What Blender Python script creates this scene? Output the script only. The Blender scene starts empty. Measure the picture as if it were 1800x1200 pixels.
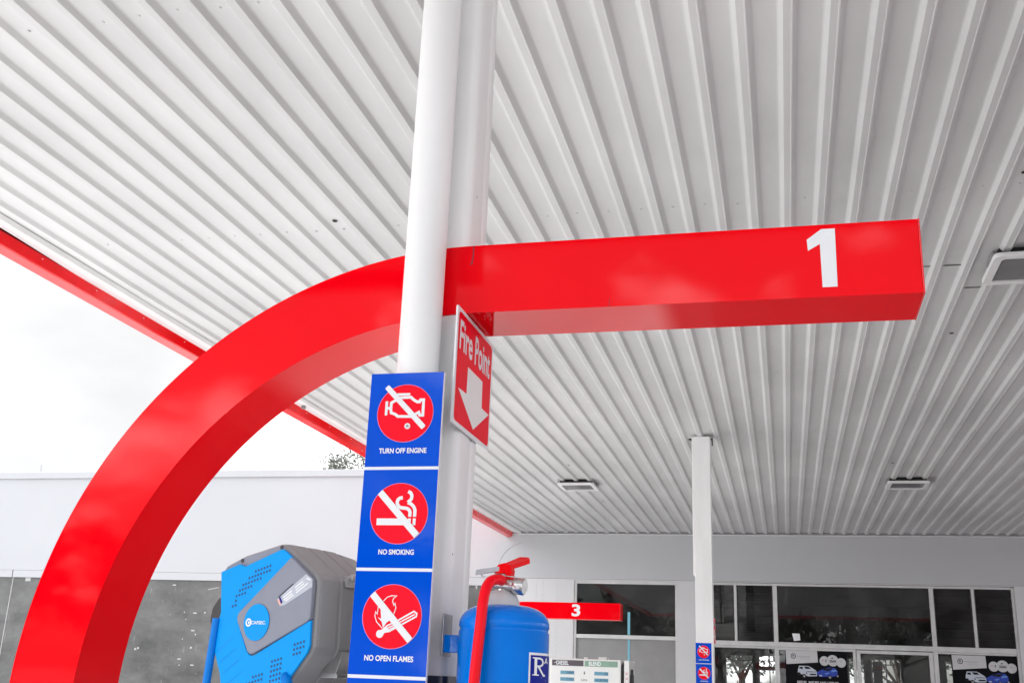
import bpy, math, random
from mathutils import Matrix, Vector
random.seed(7)
C = bpy.context.scene
col = C.collection

# ------------------------------------------------------------------ camera
cam_d = bpy.data.cameras.new("camera")
cam = bpy.data.objects.new("camera", cam_d); col.objects.link(cam)
cam_d.sensor_width = 36.0
cam_d.lens = 37.52
cam_d.clip_start = 0.05
cam_d.clip_end = 2000.0
RV = (0.9704188, 0.2383522, 0.0384121)
UV = (0.0370964, -0.3044242, 0.9518139)
FV = (-0.2385605, 0.9222332, 0.3042610)
EYE = 1.5
cam.matrix_world = Matrix(((RV[0], UV[0], -FV[0], 0), (RV[1], UV[1], -FV[1], 0), (RV[2], UV[2], -FV[2], EYE), (0, 0, 0, 1)))
C.camera = cam

# ------------------------------------------------------------------ world
SUN_EL, SUN_AZ = math.radians(43), math.radians(-66)      # azimuth from +Y towards +X
w = bpy.data.worlds.new("World"); C.world = w; w.use_nodes = True
CL = (0.0, 0.0, 0.0)
nt = w.node_tree; nt.nodes.clear()
N = nt.nodes.new; L = nt.links.new
out = N("ShaderNodeOutputWorld"); bg = N("ShaderNodeBackground")
sky = N("ShaderNodeTexSky"); sky.sky_type = 'NISHITA'; sky.sun_disc = False
sky.sun_elevation = SUN_EL; sky.sun_rotation = SUN_AZ
sky.dust_density = 2.0
hs = N("ShaderNodeHueSaturation"); hs.inputs['Saturation'].default_value = 0.35
tc = N("ShaderNodeTexCoord"); mp = N("ShaderNodeMapping"); mp.inputs['Scale'].default_value = (1, 1, 2.0); mp.inputs['Location'].default_value = CL
nz = N("ShaderNodeTexNoise"); nz.inputs['Scale'].default_value = 6.5; nz.inputs['Detail'].default_value = 9; nz.inputs['Roughness'].default_value = 0.56
nz.inputs['Distortion'].default_value = 0.5
rp = N("ShaderNodeValToRGB"); rp.color_ramp.elements[0].position = 0.54; rp.color_ramp.elements[1].position = 0.76
rp.color_ramp.elements[0].color = (0.02, 0.02, 0.02, 1)
mx = N("ShaderNodeMixRGB")
# clouds are thicker towards the sun; away from it sparse, brightened for red panel reflections
dt = N("ShaderNodeVectorMath"); dt.operation = 'DOT_PRODUCT'; dt.inputs[1].default_value = (math.sin(SUN_AZ - 0.15), math.cos(SUN_AZ - 0.15), 0.25)
mr1 = N("ShaderNodeMapRange"); mr1.interpolation_type = 'SMOOTHSTEP'; mr1.inputs['From Min'].default_value = 0.30; mr1.inputs['From Max'].default_value = 0.80
cc = N("ShaderNodeMixRGB"); cc.inputs['Color1'].default_value = (52.0, 52.0, 52.4, 1); nb = N("ShaderNodeTexNoise"); nb.inputs['Scale'].default_value = 2.4; nb.inputs['Detail'].default_value = 6
cb = N("ShaderNodeValToRGB"); cb.color_ramp.elements[0].position = 0.38; cb.color_ramp.elements[1].position = 0.58
cb.color_ramp.elements[0].color = (3.72, 3.74, 3.80, 1); cb.color_ramp.elements[1].color = (4.6, 4.6, 4.6, 1)
L(mp.outputs['Vector'], nb.inputs['Vector']); L(nb.outputs['Fac'], cb.inputs['Fac']); L(cb.outputs['Color'], cc.inputs['Color2'])
L(tc.outputs['Generated'], dt.inputs[0]); L(dt.outputs['Value'], mr1.inputs['Value']); L(mr1.outputs['Result'], cc.inputs['Fac']); L(cc.outputs['Color'], mx.inputs['Color2'])
cv_ = N("ShaderNodeMath"); cv_.operation = 'MULTIPLY_ADD'; cv_.inputs[1].default_value = 0.42
L(mr1.outputs['Result'], cv_.inputs[0]); L(nz.outputs['Fac'], cv_.inputs[2])
L(tc.outputs['Generated'], mp.inputs['Vector']); L(mp.outputs['Vector'], nz.inputs['Vector'])
L(cv_.outputs['Value'], rp.inputs['Fac']); L(rp.outputs['Color'], mx.inputs['Fac'])
L(sky.outputs['Color'], hs.inputs['Color']); L(hs.outputs['Color'], mx.inputs['Color1'])
L(mx.outputs['Color'], bg.inputs['Color']); bg.inputs['Strength'].default_value = 0.10
L(bg.outputs['Background'], out.inputs['Surface'])

sun_d = bpy.data.lights.new("sun", 'SUN'); sun_d.energy = 5.0; sun_d.angle = math.radians(1.5); sun_d.color = (1, 0.995, 0.985)
sun = bpy.data.objects.new("sun", sun_d); col.objects.link(sun)
sd = Vector((math.sin(SUN_AZ) * math.cos(SUN_EL), math.cos(SUN_AZ) * math.cos(SUN_EL), math.sin(SUN_EL)))
sun.rotation_euler = sd.to_track_quat('Z', 'Y').to_euler()
sun.location = (-20, 20, 40)
vs = C.view_settings
vs.view_transform = 'Standard'; vs.look = 'None'; vs.exposure = 1.28; vs.gamma = 1.0; vs.use_curve_mapping = False

# ------------------------------------------------------------------ materials
MATS = {}
def mat(name, colr, rough=0.5, metal=0.0, spec=0.5, coat=0.0, coat_rough=0.03, noise=0.0, nscale=8.0, bump=0.0, bscale=40.0, stretch=None, detail=6, emis=None):
    m = bpy.data.materials.new(name); m.use_nodes = True
    t = m.node_tree; b = t.nodes["Principled BSDF"]
    b.inputs['Base Color'].default_value = (*colr, 1)
    b.inputs['Roughness'].default_value = rough
    b.inputs['Metallic'].default_value = metal
    b.inputs['Specular IOR Level'].default_value = spec
    b.inputs['Coat Weight'].default_value = coat
    if coat >= 0.5: b.inputs['Specular IOR Level'].default_value = 0.0; b.inputs['Coat IOR'].default_value = 1.31
    b.inputs['Coat Roughness'].default_value = coat_rough
    co = t.nodes.new("ShaderNodeTexCoord"); mpn = t.nodes.new("ShaderNodeMapping")
    t.links.new(co.outputs['Object'], mpn.inputs['Vector'])
    if stretch: mpn.inputs['Scale'].default_value = stretch
    if noise > 0:
        n = t.nodes.new("ShaderNodeTexNoise"); n.inputs['Scale'].default_value = nscale; n.inputs['Detail'].default_value = detail
        n.inputs['Roughness'].default_value = 0.6
        r = t.nodes.new("ShaderNodeValToRGB")
        r.color_ramp.elements[0].position = 0.3; r.color_ramp.elements[1].position = 0.7
        r.color_ramp.elements[0].color = tuple(max(0, c * (1 - noise)) for c in colr) + (1,)
        r.color_ramp.elements[1].color = tuple(min(1, c * (1 + noise * 0.5)) for c in colr) + (1,)
        t.links.new(mpn.outputs['Vector'], n.inputs['Vector']); t.links.new(n.outputs['Fac'], r.inputs['Fac'])
        t.links.new(r.outputs['Color'], b.inputs['Base Color'])
        mr = t.nodes.new("ShaderNodeMapRange"); mr.inputs['To Min'].default_value = max(0.02, rough * 0.85); mr.inputs['To Max'].default_value = min(1, rough * 1.2)
        t.links.new(n.outputs['Fac'], mr.inputs['Value']); t.links.new(mr.outputs['Result'], b.inputs['Roughness'])
    if bump > 0:
        n2 = t.nodes.new("ShaderNodeTexNoise"); n2.inputs['Scale'].default_value = bscale; n2.inputs['Detail'].default_value = 4
        bp = t.nodes.new("ShaderNodeBump"); bp.inputs['Strength'].default_value = bump; bp.inputs['Distance'].default_value = 0.01
        t.links.new(mpn.outputs['Vector'], n2.inputs['Vector']); t.links.new(n2.outputs['Fac'], bp.inputs['Height'])
        t.links.new(bp.outputs['Normal'], b.inputs['Normal'])
        if coat > 0: t.links.new(bp.outputs['Normal'], b.inputs['Coat Normal'])
    if emis:
        b.inputs['Emission Color'].default_value = (*emis[0], 1); b.inputs['Emission Strength'].default_value = emis[1]
    MATS[name] = m
    return m

red_gloss = mat("red_gloss_panel", (0.91, 0.0, 0.006), 0.35, coat=0.72, coat_rough=0.045, bump=0.012, bscale=5, noise=0.04, nscale=3)
red_fascia = mat("red_fascia_paint", (0.90, 0.002, 0.006), 0.3, coat=0.5, coat_rough=0.1, noise=0.12, nscale=4)
white_rib = mat("white_soffit_sheet", (0.62, 0.62, 0.62), 0.42, noise=0.17, nscale=1.3, detail=11, bump=0.15, bscale=3.0, stretch=(1, 0.35, 1))
white_trim = mat("white_trim", (0.74, 0.74, 0.74), 0.45, noise=0.08, nscale=3)
dark_gap = mat("dark_void", (0.02, 0.02, 0.02), 0.9, noise=0.3)
col_white = mat("white_column_paint", (0.87, 0.87, 0.87), 0.45, spec=0.3, noise=0.06, nscale=7, bump=0.03, bscale=9, stretch=(1, 1, 0.25))
wall_white = mat("white_wall_panel", (0.475, 0.485, 0.505), 0.6, noise=0.04, nscale=0.6, bump=0.02, bscale=2)
wall_lower = mat("white_wall_boarding", (0.60, 0.60, 0.61), 0.6, noise=0.05, nscale=1.2)
frame_grey = mat("window_frame_paint", (0.60, 0.60, 0.60), 0.5, noise=0.12, nscale=5)
sign_white = mat("sign_white", (0.82, 0.83, 0.86), 0.35, coat=0.5, coat_rough=0.1, noise=0.02)
sign_blue = mat("sign_blue", (0.0, 0.078, 0.62), 0.28, coat=0.55, coat_rough=0.06, noise=0.05, nscale=9, bump=0.03, bscale=12)
sign_red = mat("sign_red", (0.93, 0.0, 0.018), 0.45, spec=0.15, noise=0.03)
sign_rim = mat("sign_circle_rim", (0.75, 0.30, 0.50), 0.4)
screw_m = mat("screw_metal", (0.30, 0.30, 0.30), 0.4, metal=0.6, noise=0.3, nscale=60)
screw_w = mat("painted_screw", (0.58, 0.58, 0.58), 0.5, noise=0.2, nscale=40)
band_navy = mat("navy_base_band", (0.015, 0.02, 0.05), 0.35, coat=0.3, noise=0.2)
reel_grey = mat("reel_grey_plastic", (0.235, 0.25, 0.31), 0.45, spec=0.3, noise=0.06, nscale=20, bump=0.03, bscale=200)
reel_side = mat("reel_housing_plastic", (0.29, 0.29, 0.30), 0.42, noise=0.06, nscale=14, bump=0.03, bscale=200)
reel_blue = mat("reel_blue_plastic", (0.0, 0.31, 0.82), 0.4, spec=0.1, coat=0.06, coat_rough=0.15, noise=0.04, nscale=12)
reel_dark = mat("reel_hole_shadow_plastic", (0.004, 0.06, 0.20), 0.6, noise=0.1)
black_pl = mat("black_plastic", (0.03, 0.03, 0.032), 0.45, noise=0.15, nscale=20)
hose_blue = mat("blue_rubber", (0.0, 0.20, 0.68), 0.32, spec=0.2, noise=0.08, nscale=15)
ext_blue = mat("extinguisher_blue_paint", (0.0, 0.185, 0.74), 0.22, coat=1.0, coat_rough=0.03, noise=0.06, nscale=6, bump=0.03, bscale=14)
hose_red = mat("red_hose_rubber", (0.92, 0.0, 0.012), 0.38, spec=0.2, noise=0.05, nscale=12, bump=0.03, bscale=60)
alu = mat("brushed_aluminium", (0.62, 0.62, 0.62), 0.28, metal=1.0, noise=0.15, nscale=50)
steel = mat("galvanised_steel", (0.45, 0.45, 0.46), 0.4, metal=0.8, noise=0.2, nscale=30)
collar_grey = mat("grey_plastic_collar", (0.55, 0.55, 0.56), 0.45, noise=0.05)
lever_red = mat("red_lever_paint", (0.88, 0.006, 0.01), 0.3, coat=0.5, noise=0.1, nscale=60)
handle_grey = mat("grey_handle_paint", (0.42, 0.44, 0.47), 0.4, noise=0.08, nscale=40)
label_navy = mat("label_navy", (0.002, 0.012, 0.26), 0.5, spec=0.15, noise=0.04)
sticker_clear = mat("clear_sticker", (0.50, 0.53, 0.60), 0.2, coat=0.6, noise=0.1, nscale=60)
orange_st = mat("sticker_orange", (0.75, 0.25, 0.12), 0.4)
pump_white = mat("dispenser_white_paint", (0.75, 0.75, 0.74), 0.35, coat=0.3, noise=0.04, nscale=4)
hdr_dark = mat("header_dark", (0.085, 0.07, 0.085), 0.4, noise=0.1)
hdr_green = mat("header_green", (0.22, 0.35, 0.27), 0.4, noise=0.12, nscale=12)
lcd = mat("lcd_glass", (0.14, 0.33, 0.44), 0.25, noise=0.2, nscale=30)
lcd_dark = mat("lcd_digits", (0.03, 0.10, 0.18), 0.5)
ink = mat("dark_ink", (0.02, 0.02, 0.024), 0.6, spec=0.1)
ink_red = mat("red_ink", (0.55, 0.03, 0.05), 0.5)
poster_black = mat("poster_black", (0.006, 0.006, 0.008), 0.6, spec=0.08, noise=0.2)
poster_white = mat("poster_white", (0.55, 0.55, 0.56), 0.5, noise=0.03)
car_white = mat("printed_car_white", (0.50, 0.54, 0.62), 0.5, noise=0.1, nscale=30)
car_blue = mat("printed_car_blue", (0.015, 0.05, 0.40), 0.5, noise=0.25, nscale=25)
room_grey = mat("interior_paint", (0.10, 0.10, 0.10), 0.8, noise=0.2)
strip_blue = mat("light_blue_strip", (0.18, 0.48, 0.60), 0.5, noise=0.1, nscale=15)
lamp_frame = mat("lamp_frame_paint", (0.74, 0.74, 0.74), 0.4, noise=0.05)
lamp_glass = mat("lamp_frosted_glass", (0.20, 0.20, 0.205), 0.18, coat=0.5, noise=0.15, nscale=6)
asphalt = mat("asphalt", (0.27, 0.27, 0.27), 0.9, noise=0.3, nscale=0.5, bump=0.3, bscale=60)
concrete = mat("concrete_paving", (0.42, 0.42, 0.42), 0.8, noise=0.15, nscale=0.7, bump=0.15, bscale=30)
kerb_m = mat("kerb_concrete", (0.55, 0.55, 0.54), 0.8, noise=0.12, nscale=5)
bark = mat("bark", (0.09, 0.07, 0.055), 0.9, noise=0.4, nscale=6)
leaf_a = mat("leaf_dark", (0.13, 0.14, 0.115), 0.6, noise=0.4, nscale=1.5)
roof_sheet = mat("roof_sheet_metal", (0.5, 0.5, 0.5), 0.5, noise=0.1)

def dirty_glass_mat():
    m = bpy.data.materials.new("dusty_shop_glass"); m.use_nodes = True
    t = m.node_tree; b = t.nodes["Principled BSDF"]
    co = t.nodes.new("ShaderNodeTexCoord"); mp1 = t.nodes.new("ShaderNodeMapping"); mp1.inputs['Scale'].default_value = (0.5, 1, 0.9)
    n1 = t.nodes.new("ShaderNodeTexNoise"); n1.inputs['Scale'].default_value = 2.6; n1.inputs['Detail'].default_value = 12; n1.inputs['Roughness'].default_value = 0.72
    r = t.nodes.new("ShaderNodeValToRGB")
    r.color_ramp.elements[0].position = 0.3; r.color_ramp.elements[0].color = (0.035, 0.035, 0.035, 1)
    r.color_ramp.elements[1].position = 0.75; r.color_ramp.elements[1].color = (0.17, 0.17, 0.166, 1)
    n2 = t.nodes.new("ShaderNodeTexNoise"); n2.inputs['Scale'].default_value = 9; n2.inputs['Detail'].default_value = 10
    mp2 = t.nodes.new("ShaderNodeMapping"); mp2.inputs['Scale'].default_value = (3.0, 1, 0.4)
    r2 = t.nodes.new("ShaderNodeValToRGB"); r2.color_ramp.elements[0].position = 0.66; r2.color_ramp.elements[1].position = 0.74
    r2.color_ramp.elements[1].color = (0.5, 0.5, 0.5, 1)
    mxx = t.nodes.new("ShaderNodeMixRGB"); mxx.blend_type = 'SCREEN'; mxx.inputs['Fac'].default_value = 0.35
    t.links.new(co.outputs['Object'], mp1.inputs['Vector']); t.links.new(mp1.outputs['Vector'], n1.inputs['Vector'])
    t.links.new(co.outputs['Object'], mp2.inputs['Vector']); t.links.new(mp2.outputs['Vector'], n2.inputs['Vector'])
    t.links.new(n1.outputs['Fac'], r.inputs['Fac']); t.links.new(n2.outputs['Fac'], r2.inputs['Fac'])
    t.links.new(r.outputs['Color'], mxx.inputs['Color1']); t.links.new(r2.outputs['Color'], mxx.inputs['Color2'])
    t.links.new(mxx.outputs['Color'], b.inputs['Base Color'])
    b.inputs['Roughness'].default_value = 0.5; b.inputs['Coat Weight'].default_value = 0.6; b.inputs['Coat Roughness'].default_value = 0.12
    return m
dusty = dirty_glass_mat()

def glass_mat(name, tint, refl):
    m = bpy.data.materials.new(name); m.use_nodes = True
    t = m.node_tree; t.nodes.clear()
    o = t.nodes.new("ShaderNodeOutputMaterial"); tr = t.nodes.new("ShaderNodeBsdfTransparent"); gl = t.nodes.new("ShaderNodeBsdfGlossy")
    df = t.nodes.new("ShaderNodeBsdfDiffuse"); df.inputs['Color'].default_value = (0.30, 0.30, 0.30, 1)
    tr.inputs['Color'].default_value = (*tint, 1); gl.inputs['Roughness'].default_value = 0.01
    co = t.nodes.new("ShaderNodeTexCoord"); n = t.nodes.new("ShaderNodeTexNoise"); n.inputs['Scale'].default_value = 2.2; n.inputs['Detail'].default_value = 8
    r = t.nodes.new("ShaderNodeMapRange"); r.inputs['From Min'].default_value = 0.35; r.inputs['From Max'].default_value = 0.75
    r.inputs['To Min'].default_value = 0.01; r.inputs['To Max'].default_value = 0.13
    mxa = t.nodes.new("ShaderNodeMixShader"); mxb = t.nodes.new("ShaderNodeMixShader")
    lw = t.nodes.new("ShaderNodeFresnel"); lw.inputs['IOR'].default_value = refl
    t.links.new(co.outputs['Object'], n.inputs['Vector']); t.links.new(n.outputs['Fac'], r.inputs['Value'])
    t.links.new(r.outputs['Result'], mxa.inputs['Fac']); t.links.new(tr.outputs[0], mxa.inputs[1]); t.links.new(df.outputs[0], mxa.inputs[2])
    t.links.new(lw.outputs[0], mxb.inputs['Fac']); t.links.new(mxa.outputs[0], mxb.inputs[1]); t.links.new(gl.outputs[0], mxb.inputs[2])
    t.links.new(mxb.outputs[0], o.inputs['Surface'])
    return m
glass = glass_mat("window_glass", (0.66, 0.67, 0.67), 1.40)
glass_blade = glass_mat("louvre_glass", (0.42, 0.42, 0.42), 1.42)

def leaf_mat():
    return leaf_a

# ------------------------------------------------------------------ mesh helper
class Frame:
    def __init__(s, O, U, V, Nn):
        s.O, s.U, s.V, s.N = Vector(O), Vector(U).normalized(), Vector(V).normalized(), Vector(Nn).normalized()
    def p(s, u, v, n=0.0):
        return s.O + s.U * u + s.V * v + s.N * n

class MB:
    def __init__(s): s.v, s.f, s.m, s.sm = [], [], [], []
    def add(s, vs, fs, mi=0, smooth=False):
        b = len(s.v); s.v += [tuple(v) for v in vs]
        for f in fs: s.f.append([b + i for i in f]); s.m.append(mi); s.sm.append(smooth)
    def box(s, x0, x1, y0, y1, z0, z1, mi=0):
        vs = [(x, y, z) for x in (x0, x1) for y in (y0, y1) for z in (z0, z1)]
        s.add(vs, [(0, 1, 3, 2), (4, 6, 7, 5), (0, 4, 5, 1), (2, 3, 7, 6), (0, 2, 6, 4), (1, 5, 7, 3)], mi)
    def fbox(s, F, u0, u1, v0, v1, n0, n1, mi=0):
        vs = [F.p(u, v, n) for u in (u0, u1) for v in (v0, v1) for n in (n0, n1)]
        s.add(vs, [(0, 1, 3, 2), (4, 6, 7, 5), (0, 4, 5, 1), (2, 3, 7, 6), (0, 2, 6, 4), (1, 5, 7, 3)], mi)
    def poly(s, F, pts, n=0.0, mi=0):
        s.add([F.p(u, v, n) for u, v in pts], [tuple(range(len(pts)))], mi)
    def prism(s, F, pts, n0, n1, mi=0):
        k = len(pts)
        s.add([F.p(u, v, n0) for u, v in pts] + [F.p(u, v, n1) for u, v in pts],
              [tuple(range(k))[::-1], tuple(range(k, 2 * k))] + [(i, (i + 1) % k, k + (i + 1) % k, k + i) for i in range(k)], mi)
    def disc(s, F, c, r, n=0.0, mi=0, seg=40, ry=None):
        ry = ry or r
        s.poly(F, [(c[0] + r * math.cos(2 * math.pi * i / seg), c[1] + ry * math.sin(2 * math.pi * i / seg)) for i in range(seg)], n, mi)
    def ring(s, F, c, r0, r1, n=0.0, mi=0, seg=40, a0=0, a1=2 * math.pi):
        vs, fs = [], []
        for i in range(seg + 1):
            a = a0 + (a1 - a0) * i / seg
            vs += [F.p(c[0] + r0 * math.cos(a), c[1] + r0 * math.sin(a), n), F.p(c[0] + r1 * math.cos(a), c[1] + r1 * math.sin(a), n)]
            if i < seg: fs.append((2 * i, 2 * i + 1, 2 * i + 3, 2 * i + 2))
        s.add(vs, fs, mi)
    def stroke(s, F, pts, wd, n=0.0, mi=0, closed=False):
        P = [Vector(p) for p in pts]; k = len(P); vs = []
        for i in range(k):
            a = P[i - 1] if (closed or i > 0) else None
            b = P[(i + 1) % k] if (closed or i < k - 1) else None
            d1 = (P[i] - a).normalized() if a is not None else None
            d2 = (b - P[i]).normalized() if b is not None else None
            if d1 is None: d1 = d2
            if d2 is None: d2 = d1
            n1 = Vector((-d1.y, d1.x)); n2 = Vector((-d2.y, d2.x)); m = (n1 + n2)
            m = m.normalized() if m.length > 1e-6 else n1
            q = m * (wd / 2 / max(0.45, m.dot(n1)))
            vs += [F.p(*(P[i] + q), n), F.p(*(P[i] - q), n)]
        fs = [(2 * i, 2 * i + 1, (2 * i + 3) % (2 * k), (2 * i + 2) % (2 * k)) for i in range(k if closed else k - 1)]
        s.add(vs, fs, mi)
    def text(s, F, body, u0, v0, u1, v1, n=0.0, mi=0, bold=0.0, shear=0.0, depth=0.0):
        cu = bpy.data.curves.new("lettering", 'FONT'); cu.body = body; cu.size = 1.0; cu.offset = bold; cu.shear = shear
        cu.resolution_u = 5
        ob = bpy.data.objects.new("lettering", cu); col.objects.link(ob)
        dg = bpy.context.evaluated_depsgraph_get(); me = bpy.data.meshes.new_from_object(ob.evaluated_get(dg))
        xs = [v.co.x for v in me.vertices]; ys = [v.co.y for v in me.vertices]
        if xs:
            ax, bx, ay, by = min(xs), max(xs), min(ys), max(ys)
            vs = [F.p(u0 + (v.co.x - ax) / (bx - ax) * (u1 - u0), v0 + (v.co.y - ay) / (by - ay) * (v1 - v0), n) for v in me.vertices]
            s.add(vs, [tuple(p.vertices) for p in me.polygons], mi)
        bpy.data.objects.remove(ob); bpy.data.curves.remove(cu); bpy.data.meshes.remove(me)
    def tube(s, path, r, seg=16, mi=0, caps=True):
        P = [Vector(p) for p in path]; k = len(P); R = r if isinstance(r, (list, tuple)) else [r] * k
        up = Vector((0, 0, 1)); vs = []; prev = None
        for i in range(k):
            d = (P[min(i + 1, k - 1)] - P[max(i - 1, 0)]).normalized()
            if prev is None:
                a = d.cross(up) if abs(d.dot(up)) < 0.95 else d.cross(Vector((1, 0, 0)))
            else: a = prev - d * prev.dot(d)
            a.normalize(); prev = a; b = d.cross(a)
            for j in range(seg):
                t = 2 * math.pi * j / seg; vs.append(P[i] + (a * math.cos(t) + b * math.sin(t)) * R[i])
        fs = [(i * seg + j, i * seg + (j + 1) % seg, (i + 1) * seg + (j + 1) % seg, (i + 1) * seg + j) for i in range(k - 1) for j in range(seg)]
        s.add(vs, fs, mi, True)
        if caps: s.add(vs[:seg], [tuple(range(seg))[::-1]], mi); s.add(vs[-seg:], [tuple(range(seg))], mi)
    def lathe(s, prof, cx, cy, seg=64, mi=0):
        vs = [(cx + r * math.cos(2 * math.pi * j / seg), cy + r * math.sin(2 * math.pi * j / seg), z) for r, z in prof for j in range(seg)]
        k = len(prof)
        s.add(vs, [(i * seg + j, i * seg + (j + 1) % seg, (i + 1) * seg + (j + 1) % seg, (i + 1) * seg + j) for i in range(k - 1) for j in range(seg)], mi, True)
    def build(s, name, mats, parent=None, bevel=0.0, seg=2):
        me = bpy.data.meshes.new(name); me.from_pydata(s.v, [], s.f)
        for m in (mats if isinstance(mats, (list, tuple)) else [mats]): me.materials.append(m)
        for i, p in enumerate(me.polygons): p.material_index = s.m[i]; p.use_smooth = s.sm[i]
        me.update()
        o = bpy.data.objects.new(name, me); col.objects.link(o)
        if parent:
            o.parent = parent; o.matrix_parent_inverse = world_of(parent).inverted()
        if bevel:
            b = o.modifiers.new("bevel", 'BEVEL'); b.width = bevel; b.segments = seg; b.limit_method = 'ANGLE'; b.angle_limit = math.radians(40)
            b.harden_normals = False
        return o

def world_of(o):
    m = o.matrix_basis.copy()
    return (world_of(o.parent) @ o.matrix_parent_inverse @ m) if o.parent else m
def tag(o, label=None, cat=None, group=None, kind=None):
    if label: o['label'] = label
    if cat: o['category'] = cat
    if group: o['group'] = group
    if kind: o['kind'] = kind
    return o
def thing(name, label, cat, loc=(0, 0, 0), group=None):
    o = bpy.data.objects.new(name, None); col.objects.link(o); o.location = loc; o.empty_display_size = 0.1
    return tag(o, label, cat, group)
def copy_tree(o, parent=None):
    c = o.copy(); col.objects.link(c)
    if parent:
        mi = o.matrix_parent_inverse.copy(); c.parent = parent; c.matrix_parent_inverse = mi
    for ch in list(o.children): copy_tree(ch, c)
    return c

W = 18.70            # facade plane
CEIL = EYE + 2.58    # underside of the soffit pans
XF = -4.67           # left edge of the soffit
YR = -1.40; YL = -2.00; XJ = -1.95        # rear edge of the canopy
XR = 6.6
P = 0.1803

# ------------------------------------------------------------------ setting: ground
m = MB(); m.box(-400, 400, -400, 400, -0.5, 0.0); m.build("ground", asphalt)['kind'] = 'structure'
m = MB(); m.add([(-45, -16, .004), (-5.2, -16, .004), (-5.2, 18.69, .004), (-45, 18.69, .004)], [(0, 1, 2, 3)]); m.build("yard_paving", concrete)['kind'] = 'structure'
m = MB(); m.add([(-5.2, -2.5, .004), (30, -2.5, .004), (30, 18.69, .004), (-5.2, 18.69, .004)], [(0, 1, 2, 3)]); m.v = [(min(x, -0.5), y, z) for x, y, z in m.v]; m.build("forecourt_paving", mat("worn_concrete", (0.43, 0.43, 0.43), 0.8, noise=0.3, nscale=0.8, bump=0.15, bscale=30))['kind'] = 'structure'
m = MB(); m.add([(-0.5, -2.5, .004), (30, -2.5, .004), (30, 18.69, .004), (-0.5, 18.69, .004)], [(0, 1, 2, 3)]); m.build("bounce_lane", mat("bounce_tarmac", (0.34, 0.29, 0.29), 0.8, noise=0.4, nscale=0.8, bump=0.2, bscale=40))["kind"] = "structure"  # unseen ground strip, added to set the bounce light on the soffit
m = MB(); m.add([(-400, -16.2, .006), (400, -16.2, .006), (400, -24, .006), (-400, -24, .006)], [(0, 3, 2, 1)]); m.build("road", mat("road_asphalt", (0.07, 0.07, 0.07), 0.85, noise=0.3, nscale=2))['kind'] = 'structure'
for (x0, x1, y0, y1) in ((-2.2, 0.7, 1.75, 2.75), (-4.2, 0.1, 10.2, 11.7)):
    m = MB(); m.box(x0, x1, y0, y1, 0.0, 0.13); o = m.build("pump_island_kerb", kerb_m, bevel=0.02); o['kind'] = 'structure'

# ------------------------------------------------------------------ canopy
can = thing("canopy", "white ribbed steel forecourt canopy with red painted edge above everything", "canopy", (-1.5, 8, 0))
prof = []                                    # (x, z) one period starting at the pan's right end
sl, h, cr = 0.0185, 0.0235, 0.0380
x0 = 0.603 - 29 * P
k = 0
m = MB()
pts = [(XF + 0.012, CEIL)]
x = x0
while x < XR:
    if x > XF + 0.02:
        rnd = [(-.0105, 0), (-.0060, -.0006), (-.0022, -.0020), (.0012, -.0042), (.0040, -.0072)]      # soft bend where the pan turns into the web
        pts += [(x + a_, CEIL + b_) for a_, b_ in rnd]
        pts += [(x + sl, CEIL - h), (x + sl + cr * 0.80, CEIL - h), (x + sl + cr * 0.86, CEIL - h - 0.0022), (x + sl + cr, CEIL - h - 0.0018)]
        pts += [(x + 2 * sl + cr - a_, CEIL + b_) for a_, b_ in rnd[::-1]]
    x += P
pts.append((XR, CEIL))
Y1 = W - 0.035
segY = [YR, 0.7, 3.31, 5.52, 6.65, 8.9, 11.1, 11.103, 13.3, 15.5, 17.2, Y1]
vs = []; rng = random.Random(3)
for j, y in enumerate(segY):
    for i, (px, pz) in enumerate(pts):
        dz = (0.0045 if y > 11.101 else 0) + 0.0016 * math.sin(px * 3.1 + y * 1.7) + rng.uniform(-0.0006, 0.0006)
        vs.append((px, YL if (j == 0 and px < XJ) else y, pz + dz))
n = len(pts)
fs = [(j * n + i, j * n + i + 1, (j + 1) * n + i + 1, (j + 1) * n + i) for j in range(len(segY) - 1) for i in range(n - 1)]
m.add(vs, fs, 0, True)
# screw heads along the purlins and small drilled holes (dark), both part of the sheet
def screw(mb, cx, cy, z, r, mi):
    k = 8
    vs = [(cx + r * math.cos(t * math.pi / 4), cy + r * math.sin(t * math.pi / 4), z) for t in range(k)] + \
         [(cx + .6 * r * math.cos(t * math.pi / 4), cy + .6 * r * math.sin(t * math.pi / 4), z - r * .55) for t in range(k)]
    mb.add(vs, [(t, (t + 1) % k, k + (t + 1) % k, k + t) for t in range(k)] + [tuple(range(k, 2 * k))], mi)
rs = random.Random(11)
for yy in (1.1, 3.315, 5.52, 8.9, 11.1, 13.3, 16.2):
    x = x0
    while x < 6:
        if x > XF + .1 and rs.random() < 0.8:
            screw(m, x - 0.054 + rs.uniform(-.008, .008), yy + rs.uniform(-.012, .012), CEIL - 0.0008, 0.0075, 1)
        x += P
for hx, hy in ((-2.522, 5.397), (1.268, 5.38), (1.268, 8.014), (-2.584, 12.754), (-2.574, 15.404), (1.264, 12.806), (1.269, 15.486), (-2.52, 8.0)):
    hx = x0 + round((hx + 0.054 - x0) / P) * P - 0.054
    vs = [(hx + .016 * math.cos(t * math.pi / 8), hy + .016 * math.sin(t * math.pi / 8), CEIL - 0.0035) for t in range(16)]
    m.add(vs, [tuple(range(16))], 2)
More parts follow.
